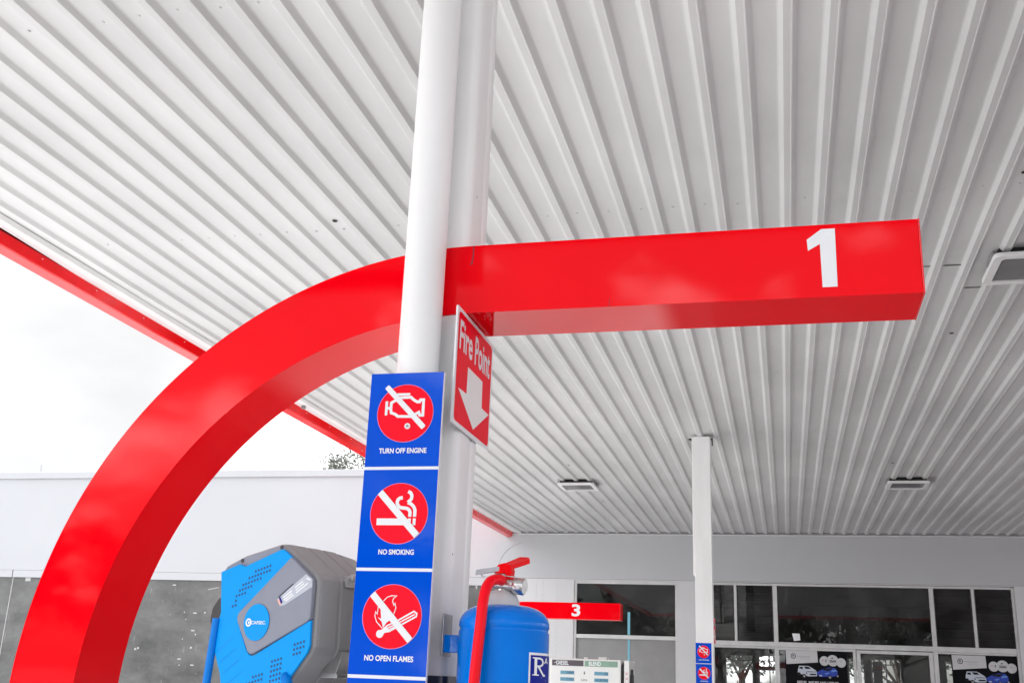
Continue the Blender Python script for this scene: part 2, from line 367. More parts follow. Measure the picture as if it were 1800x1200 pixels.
# sheet end laps: thin dark seams across single pans where two sheets meet
for sx, sy in ((1.02, 6.63), (1.2, 7.05), (0.84, 6.63)):
    sx = x0 + math.floor((sx - x0) / P) * P
    m.add([(sx + sl * 2 + cr, sy, CEIL - .003), (sx + P, sy + .0, CEIL - .003), (sx + P, sy + .012, CEIL - .003), (sx + sl * 2 + cr, sy + .012, CEIL - .003)], [(0, 1, 2, 3)], 2)
m.build("soffit", [white_rib, screw_w, dark_gap], can).data.set_sharp_from_angle(angle=math.radians(22))
# unseen roof deck over the soffit, put in to block light from above
m = MB(); m.box(XJ, XR + .1, YR - .05, W - .02, CEIL + 0.10, CEIL + 0.36); m.box(-4.79, XJ - .001, YL - .05, W - .02, CEIL + 0.10, CEIL + 0.36); m.build("roof_deck", roof_sheet, can)
# flat edge trim between last rib and the red edge, sprung open near the front (dark gap beside it)
m = MB()
edge = [(YL, -4.60), (3.6, -4.612), (4.6, -4.622), (5.3, -4.640), (6.0, -4.668), (W - .02, -4.668)]
vs = []
for y, xx in edge: vs += [(xx, y, CEIL - .014), (-4.545, y, CEIL - .030), (-4.52, y, CEIL - .030), (-4.50, y, CEIL - .004)]
m.add(vs, [(4 * i + j, 4 * i + j + 1, 4 * i + j + 5, 4 * i + j + 4) for i in range(len(edge) - 1) for j in range(3)])
m.build("edge_trim", white_trim, can)
m = MB(); m.box(-4.72, -4.4, YL, 7.0, CEIL + .03, CEIL + .06); m.build("gap_shade_sheet", dark_gap, can)  # black sheet over the gap; its shade is put into the colour
# red fascia profile swept along Y (left) and along X (rear)
fp = [(-4.664, CEIL - .012), (-4.694, CEIL - .078), (-4.702, CEIL - .086), (-4.770, CEIL - .104), (-4.79, CEIL - .09), (-4.80, CEIL + .40), (-4.76, CEIL + .40), (-4.70, CEIL + .0)]
m = MB(); k = len(fp)
cuts = [YL - .06, 1.6, 4.86, 8.1, 11.4, 14.6, W - .01]
for a, b in zip(cuts[:-1], cuts[1:]):
    m.add([(x, a + .002, z) for x, z in fp] + [(x, b - .002, z) for x, z in fp],
          [(i, (i + 1) % k, k + (i + 1) % k, k + i) for i in range(k)] + [tuple(range(k)), tuple(range(k, 2 * k))[::-1]])
    m.box(-4.795, -4.69, b - .002, b + .002, CEIL - .085, CEIL + .39, 1)
for i in range(26):
    y = 3.2 + i * 0.6
    screw(m, -4.674, y, CEIL - .034, 0.006, 1)
m.build("fascia", [red_fascia, white_trim], can, bevel=0.004)
m = MB(); m.prism(Frame((0, 0, CEIL - .10), (1, 0, 0), (0, 1, 0), (0, 0, 1)), [(-4.8, YL - .12), (XJ + .1, YL - .12), (XJ + .1, YR - .12), (XR + .1, YR - .12), (XR + .1, YR - .005), (XJ - .005, YR - .005), (XJ - .005, YL - .005), (-4.8, YL - .005)], 0, .5); m.build("fascia", red_fascia, can)
red_fascia.node_tree.nodes['Principled BSDF'].inputs['Coat IOR'].default_value = 1.75
red_fascia.node_tree.nodes['Principled BSDF'].inputs['Coat Weight'].default_value = 1.0
m = MB()                                            # angle trim where the soffit meets the shop wall
m.box(XF, XR, W - .045, W - .004, CEIL - .045, CEIL - .034); m.build("wall_angle", white_trim, can)

m = MB(); m.tube([(-4.59, 9.54, CEIL - .01), (-4.59, 9.54, CEIL - .055)], .022, 16); m.build("drain_stub", screw_m, can)
# ------------------------------------------------------------------ ceiling lights
lg = "square lights recessed in the canopy"
def make_light():
    t = thing("ceiling_light", "square white-framed canopy light at the right edge, nearest and largest of the three", "ceiling light", (1.53, 6.60, CEIL - .03), lg)
    F = Frame((1.53, 6.60, CEIL - .045), (1, 0, 0), (0, 1, 0), (0, 0, -1))
    def rr(a, r, seg=6):
        o = []
        for q, (sx, sy) in enumerate(((1, 1), (-1, 1), (-1, -1), (1, -1))):
            for i in range(seg + 1):
                th = math.pi / 2 * (q + i / seg); o.append((sx * (a - r) + r * math.cos(th), sy * (a - r) + r * math.sin(th)))
        return o
    a, b = rr(.245, .045), rr(.195, .03); k = len(a); m = MB()
    vs = [F.p(u, v, 0) for u, v in a] + [F.p(u, v, .018) for u, v in a] + [F.p(u * .985, v * .985, .026) for u, v in a] + [F.p(u, v, .026) for u, v in b] + [F.p(u, v, .012) for u, v in b]
    m.add(vs, [(j * k + i, j * k + (i + 1) % k, (j + 1) * k + (i + 1) % k, (j + 1) * k + i) for j in range(4) for i in range(k)])
    m.build("lamp_frame", lamp_frame, t)
    m = MB(); m.poly(F, rr(.197, .03), .014); m.build("diffuser", lamp_glass, t)
    m = MB(); m.fbox(F, -.21, .21, -.20, .20, -.06, .004); m.build("lamp_body", dark_gap, t)  # black box; the dark of the ceiling cut-out is in its colour
    for a_, b_ in ((-1, -.17), (1, .02)):
        m = MB(); m.fbox(F, .244 * a_ - .008, .244 * a_ + .008, b_, b_ + .15, -.03, .005); m.build("fixing_clip", steel, t)
    return t
l1 = make_light()
for (x, y, lb) in ((1.535, 13.93, "small square canopy light above the right-hand shop windows, right of the slim column"),
                   (-2.61, 13.93, "small square canopy light left of the slim column, near the red canopy edge")):
    c = copy_tree(l1); c.location = (x, y, CEIL - .03); c['label'] = lb

# ------------------------------------------------------------------ near column
t = thing("support_column", "thick white steel column carrying the blue warning panels and fire sign", "column", (-.73, 2.15, 0))
m = MB()
def rrect(x0, x1, y0, y1, r, seg=5):
    o = []
    for q, (cx, cy) in enumerate(((x1 - r, y1 - r), (x0 + r, y1 - r), (x0 + r, y0 + r), (x1 - r, y0 + r))):
        for i in range(seg + 1):
            th = math.pi / 2 * (q + i / seg); o.append((cx + r * math.cos(th), cy + r * math.sin(th)))
    return o
def vpost(m, ring, z0, z1, mi=0):
    k = len(ring)
    m.add([(x, y, z0) for x, y in ring] + [(x, y, z1) for x, y in ring], [(i, (i + 1) % k, k + (i + 1) % k, k + i) for i in range(k)], mi, True)
vpost(m, rrect(-.795, -.654, 2.108, 2.208, .022, 8), 0, CEIL + .02)
vpost(m, rrect(-.790, -.658, 2.200, 2.215, .003), 0, CEIL + .02)
vpost(m, rrect(-.795, -.655, 2.212, 2.256, .010), 0, CEIL + .02)
m.build("steel_section", col_white, t)
m = MB(); vpost(m, [(-.735 + .0445 * math.cos(i * math.pi / 24), 2.056 + .0445 * math.sin(i * math.pi / 24)) for i in range(48)], 0.02, CEIL + .02)
m.build("downpipe", col_white, t)
m = MB(); vpost(m, rrect(-.80, -.649, 2.104, 2.262, .018), .13, EYE + .008)
vpost(m, [(-.735 + .0475 * math.cos(i * math.pi / 24), 2.056 + .0475 * math.sin(i * math.pi / 24)) for i in range(48)], 0.13, EYE + .006)
m.build("base_band", band_navy, t)
m = MB()
Fc = Frame((-.654, 2.0, EYE), (0, 1, 0), (0, 0, 1), (1, 0, 0))
for (u, v) in ((.128, 1.062), (.09, .245)): m.disc(Frame((-.6535, 2.0, EYE), (0, 1, 0), (0, 0, 1), (1, 0, 0)), (u + .02, v), .0022, 0.0006, 0, 10)
m.build("drilled_hole", dark_gap, t)
m = MB()                                             # a few scratches and knocks in the paint
rs = random.Random(8)
for i in range(26):
    u, v = .12 + rs.uniform(0, .13), rs.uniform(-.1, 2.4); ln = rs.uniform(.002, .012)
    m.stroke(Fc, [(u, v), (u + rs.uniform(-.001, .001), v - ln)], rs.uniform(.0005, .0012), .0009)
m.build("paint_scratches", mat("chipped_paint", (0.42, 0.41, 0.40), 0.7), t)

# ------------------------------------------------------------------ red arch with arm
def make_arch(number, label, dx, dy, dz, num_label):
    y0, y1 = 2.102, 2.268
    t = thing("pump_number_arch", label, "arch", (-.66 + dx, 2.18 + dy, 0), "red number arches over the pump islands")
    cx, cz, R, r = -.64 + dx, EYE - .08 + dz, 1.0, .8425
    outer = [(cx - R, 0.1), (cx - R, cz * .5)]; inner = [(cx - r, 0.1), (cx - r, cz * .5)]
    k = 64
    for i in range(k + 1):
        a = math.pi - (math.pi / 2) * i / k
        outer.append((cx + R * math.cos(a), cz + R * math.sin(a))); inner.append((cx + r * math.cos(a), cz + r * math.sin(a)))
    for q in (.2, .45, .7): outer.append((cx + q * 1.32, cz + R)); inner.append((cx + q * 1.32, cz + r))
    outer.append((.288 + dx, cz + R)); inner.append((.288 + dx, cz + r))
    m = MB(); n = len(outer); yy0, yy1 = y0 + dy, y1 + dy
    e = .003
    for i in range(n - 1):
        for A, B, fl in ((outer, inner, 0),):
            pass
        m.add([(outer[i][0], yy0, outer[i][1]), (outer[i + 1][0], yy0, outer[i + 1][1]), (inner[i + 1][0], yy0, inner[i + 1][1]), (inner[i][0], yy0, inner[i][1])], [(0, 3, 2, 1)])
        m.add([(outer[i][0], yy1, outer[i][1]), (outer[i + 1][0], yy1, outer[i + 1][1]), (inner[i + 1][0], yy1, inner[i + 1][1]), (inner[i][0], yy1, inner[i][1])], [(0, 1, 2, 3)])
    for path, fl in ((outer, 0), (inner, 1)):
        vs = []
        for p in path: vs += [(p[0], yy0, p[1]), (p[0], yy1, p[1])]
        m.add(vs, [((2 * i, 2 * i + 1, 2 * i + 3, 2 * i + 2) if not fl else (2 * i, 2 * i + 2, 2 * i + 3, 2 * i + 1)) for i in range(n - 1)], 0, True)
    a, b = outer[-1], inner[-1]
    m.add([(a[0], yy0, a[1]), (b[0], yy0, b[1]), (b[0], yy1, b[1]), (a[0], yy1, a[1])], [(0, 1, 2, 3)])
    m.build("arch_beam", red_gloss, t)
    # thin folded edge of the end cap
    m = MB(); m.box(.2885 + dx, .2925 + dx, yy0 - .001, yy1 + .001, cz + r - .001, cz + R + .001); m.build("end_cap", red_fascia, t, bevel=.001)
    F = Frame((dx, yy0, cz), (1, 0, 0), (0, 0, 1), (0, -1, 0))
    m = MB()
    if number == '1':
        m.poly(F, [(.072, .968), (.1015, .990), (.1285, .990), (.1275, .863), (.0985, .863), (.0975, .9575), (.0735, .9435)], .0008)
    else:
        m.text(F, number, .205 - .395, .868, .205 - .31, .985, .0008, 0, bold=.03)
    m.build("number", sign_white, t)
    if number == '1':
        m = MB(); m.stroke(F, [(-.640, .999), (-.640, .975), (-.6425, .957)], .0035, .0007); m.disc(F, (-.6428, .957), .003, .0009, 0, 10)
        pr = mat("dark_red_paint_run", (0.35, 0, 0.02), 0.3); m.build("paint_run", pr, t)
        m = MB(); m.stroke(F, [(-.335, .860), (-.335, .8432)], .0012, .0007); m.build("panel_seam", pr, t)
    return t
make_arch('1', "large red box-section arch and arm numbered 1 passing behind the near column", 0, 0, 0, '')
make_arch('3', "small distant red arm numbered 3 behind the blue fire extinguisher", -1.856, 8.6, -.137, '')

# ------------------------------------------------------------------ blue warning sign strip
SG = {
'a_eng':[(0.0614,-0.053),(0.0904,-0.0526),(0.0963,-0.0581),(0.1039,-0.0625),(0.1094,-0.0626),(0.111,-0.0585),(0.1177,-0.0586),(0.118,-0.0908),(0.1113,-0.0907),(0.1091,-0.0847),(0.0997,-0.0893),(0.0926,-0.0929),(0.0644,-0.0923),(0.0578,-0.0872),(0.0496,-0.0846),(0.0485,-0.0774),(0.0484,-0.0636),(0.0617,-0.0561)],
'b_s1':[(0.1046,-0.296),(0.105,-0.2881),(0.1035,-0.2840),(0.1005,-0.2808),(0.0960,-0.2793),(0.0927,-0.2791),(0.0843,-0.2782),(0.0808,-0.2762),(0.0786,-0.2735),(0.0768,-0.2700),(0.0766,-0.2660),(0.0780,-0.2622),(0.0815,-0.2595),(0.0876,-0.2582)],
'b_s2':[(0.1147,-0.296),(0.1148,-0.2836),(0.1130,-0.2785),(0.1102,-0.2746),(0.1060,-0.2710),(0.099,-0.2679)],
'b_s3':[(0.0985,-0.2676),(0.1046,-0.2628),(0.1062,-0.2590),(0.1064,-0.2543),(0.1050,-0.2510),(0.1036,-0.2486),(0.0981,-0.2461)],
'c_l1':[(0.0722,-0.5055),(0.0968,-0.4933),(0.1261,-0.4767),(0.1321,-0.4803),(0.1314,-0.4861),(0.1031,-0.5016),(0.0776,-0.5154)],
'c_l2':[(0.076,-0.5086),(0.0994,-0.4975),(0.1282,-0.482)],
'c_l3':[(0.0779,-0.512),(0.1019,-0.5)],
'c_head':[(0.0645,-0.511),(0.0722,-0.5045),(0.0798,-0.5138),(0.0777,-0.5165),(0.0697,-0.5178),(0.0666,-0.5226),(0.058,-0.5165)],
'c_f1':[(0.0644,-0.5095),(0.0518,-0.4976),(0.0475,-0.487),(0.0485,-0.479),(0.0524,-0.4837),(0.053,-0.4693)],
'c_f2':[(0.0627,-0.4589),(0.0703,-0.4512),(0.0794,-0.4482),(0.0893,-0.4485),(0.0833,-0.4531),(0.0816,-0.4585),(0.0849,-0.4664),(0.0869,-0.4621),(0.0893,-0.4711),(0.0856,-0.4829)],
'c_fl':[(0.0577,-0.4686),(0.0777,-0.4863),(0.0827,-0.4905),(0.0718,-0.4997),(0.0661,-0.5089),(0.0623,-0.4973),(0.0535,-0.489),(0.0609,-0.492),(0.0592,-0.4804)]}
def clip_slash(c, r, a, b, wd, n=24):
    # bar cut off by the circle's edge at both ends
    d = (Vector(b) - Vector(a)).normalized(); q = Vector((-d.y, d.x)); mid = (Vector(a) + Vector(b)) / 2; off = (mid - Vector(c)).dot(q)
    base = Vector(c) + q * off
    top, bot = [], []
    for i in range(n + 1):
        s = -wd / 2 + wd * i / n; L_ = math.sqrt(max(0, r * r - (off + s) ** 2))
        o0 = d.dot(base - Vector(c))
        top.append(base + q * s - d * L_); bot.append(base + q * s + d * L_)
    return [tuple(p) for p in top] + [tuple(p) for p in bot[::-1]]
def rbar(a, b, wd, r):
    d = (Vector(b) - Vector(a)).normalized(); q = Vector((-d.y, d.x)); A, B = Vector(a), Vector(b); h = wd / 2; o = []
    for (e, s0, s1) in ((B, 1, 1), (B, 1, -1), (A, -1, -1), (A, -1, 1)):
        c = e + d * (s0 * -r) + q * (s1 * (h - r))
        base = math.atan2((q * s1).y, (q * s1).x); tgt = math.atan2((d * s0).y, (d * s0).x)
        dl = (tgt - base + math.pi) % (2 * math.pi) - math.pi
        seq = [base + dl * i / 4 for i in range(5)]
        if (s0 == 1 and s1 == -1) or (s0 == -1 and s1 == 1): seq = seq[::-1]
        o += [tuple(c + Vector((math.cos(t_), math.sin(t_))) * r) for t_ in seq]
    return o
def make_sign_strip():
    X0, Y0, Z0 = -.815, 1.9985, EYE + .6
    t = thing("safety_sign_panel", "large blue warning sign strip with engine, smoking and flame symbols on thick column", "sign", (X0 + .08, Y0 + .01, Z0 - .8), "blue warning sign strips on the columns")
    F = Frame((X0, Y0, Z0), (1, 0, 0), (0, 0, 1), (0, -1, 0))
    m = MB(); m.fbox(F, 0, .158, -.80, 0, -.009, 0); m.build("backing_board", sign_white, t, bevel=.0006)
    names = ["TURN OFF ENGINE", "NO SMOKING", "NO OPEN FLAMES", None]
    tx = [(.0297, -.1686, .1306, -.1578), (.0446, -.3700, .1180, -.3597), (.0320, -.5698, .1307, -.5592)]
    for i in range(4):
        m = MB(); m.fbox(F, .0006, .1574, -.2 * i - .1955 if i < 3 else -.7994, -.2 * i - (.0005 if i == 0 else .0020), 0.0001, .0007); pn = m.build("sign_face", sign_blue, t)
        if i == 3:
            m = MB(); m.disc(F, (.080, -.685), .0598, .0010, 0, 64); m.build("symbol_disc", sign_red, pn); continue
        c = [(.0797, -.0856), (.0815, -.2893), (.0820, -.4870)][i]
        m = MB(); m.disc(F, c, .0605, .0009, 0, 72); m.build("disc_rim", sign_rim, pn)
        m = MB(); m.disc(F, c, .0596, .0012, 0, 72); m.build("symbol_disc", sign_red, pn)
        m = MB()
        if i == 0:
            m.stroke(F, SG['a_eng'], .0058, .0016, 0, True)
            m.stroke(F, [(.060, -.0462), (.0882, -.0462)], .0052, .0018); m.stroke(F, [(.0388, -.0600), (.0388, -.0895)], .0056, .0018)
            m.stroke(F, [(.0388, -.0748), (.0485, -.0748)], .0056, .0020)
            m.poly(F, rbar((.0365, -.0292), (.1222, -.1168), .0112, .0028), .0026)
        elif i == 1:
            m.poly(F, clip_slash(c, .0597, (0.0392, -0.2472), (0.1213, -0.3321), .0134), .0026)
            m.poly(F, [(0.0362, -0.2994), (0.0955, -0.2994), (0.0945, -0.3127), (0.0362, -0.3127)], .0018)
            m.poly(F, [(0.1010, -0.2994), (0.1075, -0.2994), (0.1075, -0.3127), (0.1010, -0.3127)], .0018)
            m.poly(F, [(0.1116, -0.2994), (0.1176, -0.2994), (0.1176, -0.3125), (0.1116, -0.3125)], .0018)
            m.stroke(F, SG['b_s1'], .0068, .0017); m.stroke(F, SG['b_s2'], .0066, .0017); m.stroke(F, SG['b_s3'], .0066, .0019)
        else:
            m.poly(F, clip_slash(c, .0597, (0.0396, -0.4458), (0.1225, -0.531), .0132), .0026)
            m.stroke(F, SG['c_l1'], .0030, .0016); m.stroke(F, SG['c_l2'], .0024, .0017); m.stroke(F, SG['c_l3'], .0022, .0018)
            m.poly(F, SG['c_head'], .0019); m.disc(F, (.0601, -.5201), .0074, .0021, 0, 24)
            m.stroke(F, SG['c_f1'], .0016, .0020); m.stroke(F, SG['c_f2'], .0016, .0020); m.poly(F, SG['c_fl'], .0022)
        m.build("symbol", sign_white, pn)
        m = MB(); b = tx[i]; m.text(F, names[i], b[0], b[1], b[2], b[3], .0012, 0, bold=.028); m.build("lettering", sign_white, pn)
    m = MB(); m.tube([F.p(.0871, -.1133, .0005), F.p(.0871, -.1133, .0040)], .0060, 20, 0); m.tube([F.p(.0871, -.1133, .004), F.p(.0871, -.1133, .0052)], .0026, 12, 1)
    m.build("screw", [sign_white, screw_m], t)
    return t
sg1 = make_sign_strip()
sg2 = copy_tree(sg1)
sg2.location = Vector(sg1.location) + Vector((-.063, 9.2, -.145)); sg2['label'] = "small distant blue warning sign strip on the slim far column"

# ------------------------------------------------------------------ Fire Point sign
def make_fire_sign():
    t = thing("fire_point_sign", "red Fire Point sign with white down arrow on near column side", "sign", (-.65, 2.18, EYE + .5), "fire point signs on the columns")
    F = Frame((-.6485, 2.04, EYE + .76), (0, 1, 0), (0, 0, 1), (1, 0, 0))
    def rr(u0, v0, u1, v1, r, seg=5):
        o = []
        for q, (cx, cy) in enumerate(((u1 - r, v1 - r), (u0 + r, v1 - r), (u0 + r, v0 + r), (u1 - r, v0 + r))):
            for i in range(seg + 1):
                th = math.pi / 2 * (q + i / seg); o.append((cx + r * math.cos(th), cy + r * math.sin(th)))
        return o
    m = MB(); m.prism(F, rr(-.003, -.2565, .2865, -.0005, .004), -.003, .001); m.build("sign_plate", sign_white, t)
    m = MB(); m.poly(F, rr(.007, -.2475, .2775, -.0095, .012), .0014); m.build("sign_face", sign_red, t)
    m = MB(); m.text(F, "Fire", .0175, -.0915, .1165, -.0255, .0019, 0, bold=.022); m.text(F, "Point", .136, -.0925, .2620, -.0255, .0019, 0, bold=.022)
    m.build("lettering", sign_white, t)
    m = MB(); m.poly(F, [(.0882, -.112), (.2071, -.112), (.2100, -.1730), (.2704, -.1740), (.1500, -.2370), (.025, -.1750), (.087, -.1725)], .0019); m.build("arrow", mat("sign_arrow_white", (0.86, 0.86, 0.86), 0.5, noise=.03), t)
    return t
f1 = make_fire_sign()
f2 = copy_tree(f1); f2.location = Vector(f1.location) + Vector((-.045, 9.1, -.055)); f2['label'] = "tiny red arrow sign seen edge-on beside the slim far column"

# ------------------------------------------------------------------ far column
t = thing("support_column", "slim square white column standing in front of the shop windows", "column", (-.79, 11.3, 0))
m = MB(); m.box(-.872, -.700, 11.2, 11.36, 0, CEIL - .02); m.build("steel_section", col_white, t, bevel=.006)
m = MB(); m.box(-.892, -.874, 11.22, 11.34, EYE + 1.12, CEIL - .02); m.build("cover_strip", col_white, t, bevel=.003)
for (xa, xb) in ((-.925, -.880), (-.692, -.672)):
    m = MB(); F = Frame((0, 11.24, 0), (1, 0, 0), (0, 0, 1), (0, -1, 0))
    m.prism(F, [(xa, CEIL - .035), (xb, CEIL - .030), (xb, CEIL - .11), (xb - .012, CEIL - .11), (xb - .014, CEIL - .055), (xa, CEIL - .045)], -.03, 0)
    m.build("top_bracket", black_pl, t)
m = MB(); m.box(-.877, -.695, 11.194, 11.366, 0.13, EYE + .02); m.build("base_band", band_navy, t)

# ------------------------------------------------------------------ hose reel
ca, sa = math.cos(math.radians(20)), math.sin(math.radians(20))
t = thing("air_hose_reel", "blue and grey air hose reel hanging left of the blue sign strip", "hose reel", (-.85, 2.15, EYE - .1))
F = Frame((-.892, 2.0, EYE + .112), (ca, -sa, 0), (0, 0, 1), (-sa, -ca, 0))
outl = [(-.281, .094), (-.272, .104), (-.222, .122), (-.118, .143), (-.104, .142), (-.073, .123), (-.012, .082), (-.002, .070), (0, .055), (.003, -.060), (-.004, -.075), (-.060, -.140), (-.105, -.205), (-.13, -.222), (-.20, -.222), (-.225, -.205), (-.250, -.118), (-.272, -.078), (-.276, -.02), (-.268, .005), (-.272, .03)]
cx0, cy0 = -.139, -.035
def scaled(pts, s): return [(cx0 + (u - cx0) * s, cy0 + (v - cy0) * s) for u, v in pts]
m = MB(); kk = len(outl); st = [(0.0, .965), (-.006, .992), (-.014, 1.0), (-.060, 1.0), (-.062, .988), (-.068, .988), (-.070, 1.0), (-.105, 1.0), (-.107, .988), (-.113, .988), (-.115, 1.0), (-.150, .995), (-.152, .975), (-.158, .975), (-.16, .985), (-.215, .95), (-.22, .92)]
vs = []
for n_, s_ in st: vs += [F.p(u, v, n_) for u, v in scaled(outl, s_)]
m.add(vs, [(j * kk + i, j * kk + (i + 1) % kk, (j + 1) * kk + (i + 1) % kk, (j + 1) * kk + i) for j in range(len(st) - 1) for i in range(kk)] + [tuple(range(kk)), tuple(range((len(st) - 1) * kk, len(st) * kk))])
m.build("housing", reel_side, t, bevel=.0015)
m = MB(); m.prism(F, scaled(outl, .962), 0.0004, .0022); m.build("front_rim", reel_grey, t)
bl = [(-.277, .088), (-.224, .103), (-.205, .098), (-.190, .103), (-.103, .130), (-.096, .128), (-.070, .112), (-.075, .108), (-.206, .007), (-.211, -.003), (-.210, -.013), (-.176, -.068), (-.169, -.076), (-.160, -.080), (-.150, -.078), (-.004, -.010), (-.001, -.058), (-.006, -.071), (-.062, -.136), (-.108, -.200), (-.13, -.216), (-.20, -.216), (-.221, -.201), (-.246, -.116), (-.268, -.076), (-.272, -.02), (-.264, .005), (-.268, .03)]
m = MB(); m.prism(F, bl, .0024, .0085)
for i in range(4):
    a = (-.262 + .012 * i, -.073 - .022 * i); m.stroke(F, [a, (a[0] + .045, a[1] + .028)], .0012, .0089, 1)
cv = m.build("front_cover", [reel_blue, hose_blue], t, bevel=.0012)
ins = [(-.070, .113), (-.026, .083), (-.008, .070), (-.003, .058), (-.003, -.007), (-.012, -.014), (-.150, -.075), (-.160, -.077), (-.168, -.073), (-.208, -.012), (-.209, -.002), (-.205, .005)]
m = MB(); m.prism(F, ins, .0030, .0125); ip = m.build("centre_plate", reel_grey, t, bevel=.0025)
m = MB(); m.prism(F, [(-.149 + .0362 * math.cos(i * math.pi / 24), -.015 + .0362 * math.sin(i * math.pi / 24)) for i in range(48)], .0128, .0145); bd = m.build("badge", reel_blue, ip, bevel=.0006)
m = MB(); m.ring(F, (-.1705, -.0155), .0048, .0082, .0149); m.disc(F, (-.1695, -.0155), .0026, .0149, 0, 16)
m.text(F, "CAFSEC.", -.163, -.0190, -.1205, -.0125, .0152, 0, bold=.02)
m.build("logo", sign_white, bd)
m = MB()
def in_poly(x, y, pl):
    c = False
    for i in range(len(pl)):
        x1, y1 = pl[i]; x2, y2 = pl[i - 1]
        if (y1 > y) != (y2 > y) and x < (x2 - x1) * (y - y1) / (y2 - y1) + x1: c = not c
    return c
for pl in ([(-.236, .004), (-.226, .038), (-.195, .073), (-.165, .096), (-.122, .106), (-.125, .090), (-.175, .060), (-.215, .030), (-.226, .010)],
           [(-.049, -.084), (-.049, -.058), (-.016, -.043), (-.016, -.060), (-.034, -.084)],
           [(-.102, -.145), (-.102, -.090), (-.067, -.073), (-.067, -.128), (-.08, -.14)],
           [(-.165, -.20), (-.165, -.130), (-.117, -.102), (-.117, -.185)]):
    for iu in range(-32, 4):
        for iv in range(-28, 16):
            u, v = iu * .0082 + (iv % 2) * .0, iv * .0093 + .25 * iu * .0082
            if in_poly(u, v, pl): m.disc(F, (u, v), .0027, .0090, 0, 12)
m.build("vent_holes", reel_dark, cv)  # flat discs; the shade inside the holes is painted by their dark blue
m = MB(); m.poly(F, [(-.098, .029), (-.088, .016), (-.074, .019), (-.004, .053), (-.005, .068), (-.024, .078)], .0130)
m.poly(F, [(-.0965, .028), (-.088, .0175), (-.0845, .0205), (-.0925, .0315)], .0134, 1)
m.stroke(F, [(-.0905, .0335), (-.0825, .0225)], .0042, .0136, 2); m.stroke(F, [(-.094, .0300), (-.0865, .0195)], .0014, .0137, 3)
for i, (a, b) in enumerate((((-.080, .033), (-.058, .046)), ((-.078, .028), (-.056, .041)), ((-.073, .026), (-.052, .038)), ((-.050, .052), (-.030, .064)), ((-.048, .047), (-.026, .060)), ((-.046, .042), (-.016, .060)), ((-.020, .070), (-.010, .066)))):
    m.stroke(F, [a, b], .0026, .0136, 3)
m.stroke(F, [(-.094, .034), (-.056, .060)], .0016, .0135, 4)
m.build("warning_sticker", [sticker_clear, orange_st, label_navy, sign_white, ink], ip)
m = MB()
for c in ((-.222, .111), (-.110, .1345)): m.tube([F.p(c[0], c[1], .0015), F.p(c[0], c[1], .0035)], .0042, 14)
m.build("housing_bolt", black_pl, t)
m = MB(); G = Frame(F.p(-.272, .0, -.03), F.U, F.V, F.N)
m.prism(G, [(.006, .042), (-.014, .034), (-.030, .014), (-.033, -.014), (-.020, -.028), (.008, -.046)], -.035, .03); m.build("hose_guide", black_pl, t, bevel=.003)
m = MB()
pth = []
for i in range(24):
    q = i / 23; z = EYE + .105 - q * 1.25
    pth.append((-1.152 - .018 * math.sin(q * math.pi * .9) - .012 * q, 2.085 + .01 * q, z))
m.tube(pth, .0085, 14); m.build("air_hose", hose_blue, t)
m = MB(); m.tube([F.p(-.075, -.112, -.03), F.p(-.058, -.118, .006), F.p(-.046, -.128, .014), F.p(-.036, -.150, .018), F.p(-.030, -.20, .018), F.p(-.034, -.30, .01), F.p(-.07, -.42, 0), F.p(-.14, -.48, -.01)], .0105, 14); m.build("inlet_hose", hose_blue, t)
m = MB()
S = Frame(F.p(.0, 0, -.0), F.N * -1, F.V, F.U)          # side face of the reel
m.prism(S, [(.085, .083), (.30, .083), (.30, .074), (.085, .074)], -.03, .012)
m.prism(S, [(.075, .075), (.110, .090), (.110, .060), (.075, .060)], -.012, .006)
m.build("mounting_bracket", steel, t, bevel=.001); m = MB()
m.prism(S, [(.060, -.108), (.075, -.066), (.100, -.066), (.100, -.115)], -.03, .010)
m.prism(S, [(.060, -.108), (.30, -.108), (.30, -.116), (.060, -.116)], -.03, .014)
m.build("mounting_bracket", steel, t, bevel=.001)

# ------------------------------------------------------------------ fire extinguisher
EX, EY, ER = -.532, 2.085, .0885
t = thing("fire_extinguisher", "blue fire extinguisher with red hose strapped to the thick column", "fire extinguisher", (EX, EY, .75))
zt = EYE + .105
prof = [(0.001, .76), (ER * .9, .76), (ER, .79), (ER, zt - .012), (ER - .0022, zt - .0105), (ER - .0022, zt - .0055), (ER, zt - .003)]
for i in range(13):
    a = math.pi / 2 * i / 12; prof.append((ER * math.cos(a) if i < 12 else .004, zt + .060 * math.sin(a)))
prof = prof[:7] + [(max(.004, ER * math.cos(math.pi / 2 * i / 14) ** .58), zt + .040 * math.sin(math.pi / 2 * i / 14)) for i in range(1, 15)]
m = MB(); m.lathe(prof, EX, EY, 72); m.build("cylinder", ext_blue, t)
m = MB(); m.lathe([(.036, zt + .030), (.0345, zt + .044), (.029, zt + .058), (.022, zt + .066), (.016, zt + .067)], EX - .006, EY, 40); m.build("neck_collar", collar_grey, t)
vx, vz = EX - .004, zt + .066
m = MB(); m.lathe([(.0165, vz - .004), (.0165, vz + .016), (.0125, vz + .022), (.0125, vz + .042), (.010, vz + .046), (0.001, vz + .046)], vx, EY, 28)
m.tube([(vx - .030, EY - .008, vz + .016), (vx, EY - .010, vz + .014), (vx + .026, EY - .014, vz + .010)], [.010, .0125, .0115], 18)
m.build("valve_body", alu, t, bevel=0)
m = MB(); m.tube([(vx + .024, EY - .0135, vz + .010), (vx + .029, EY - .014, vz + .0095), (vx + .044, EY - .0165, vz + .008), (vx + .0465, EY - .0170, vz + .0077)], [.0145, .0165, .0165, .0140], 24); m.build("pressure_gauge", alu, t)
m = MB()                                         # red bracket round the valve, lever above it
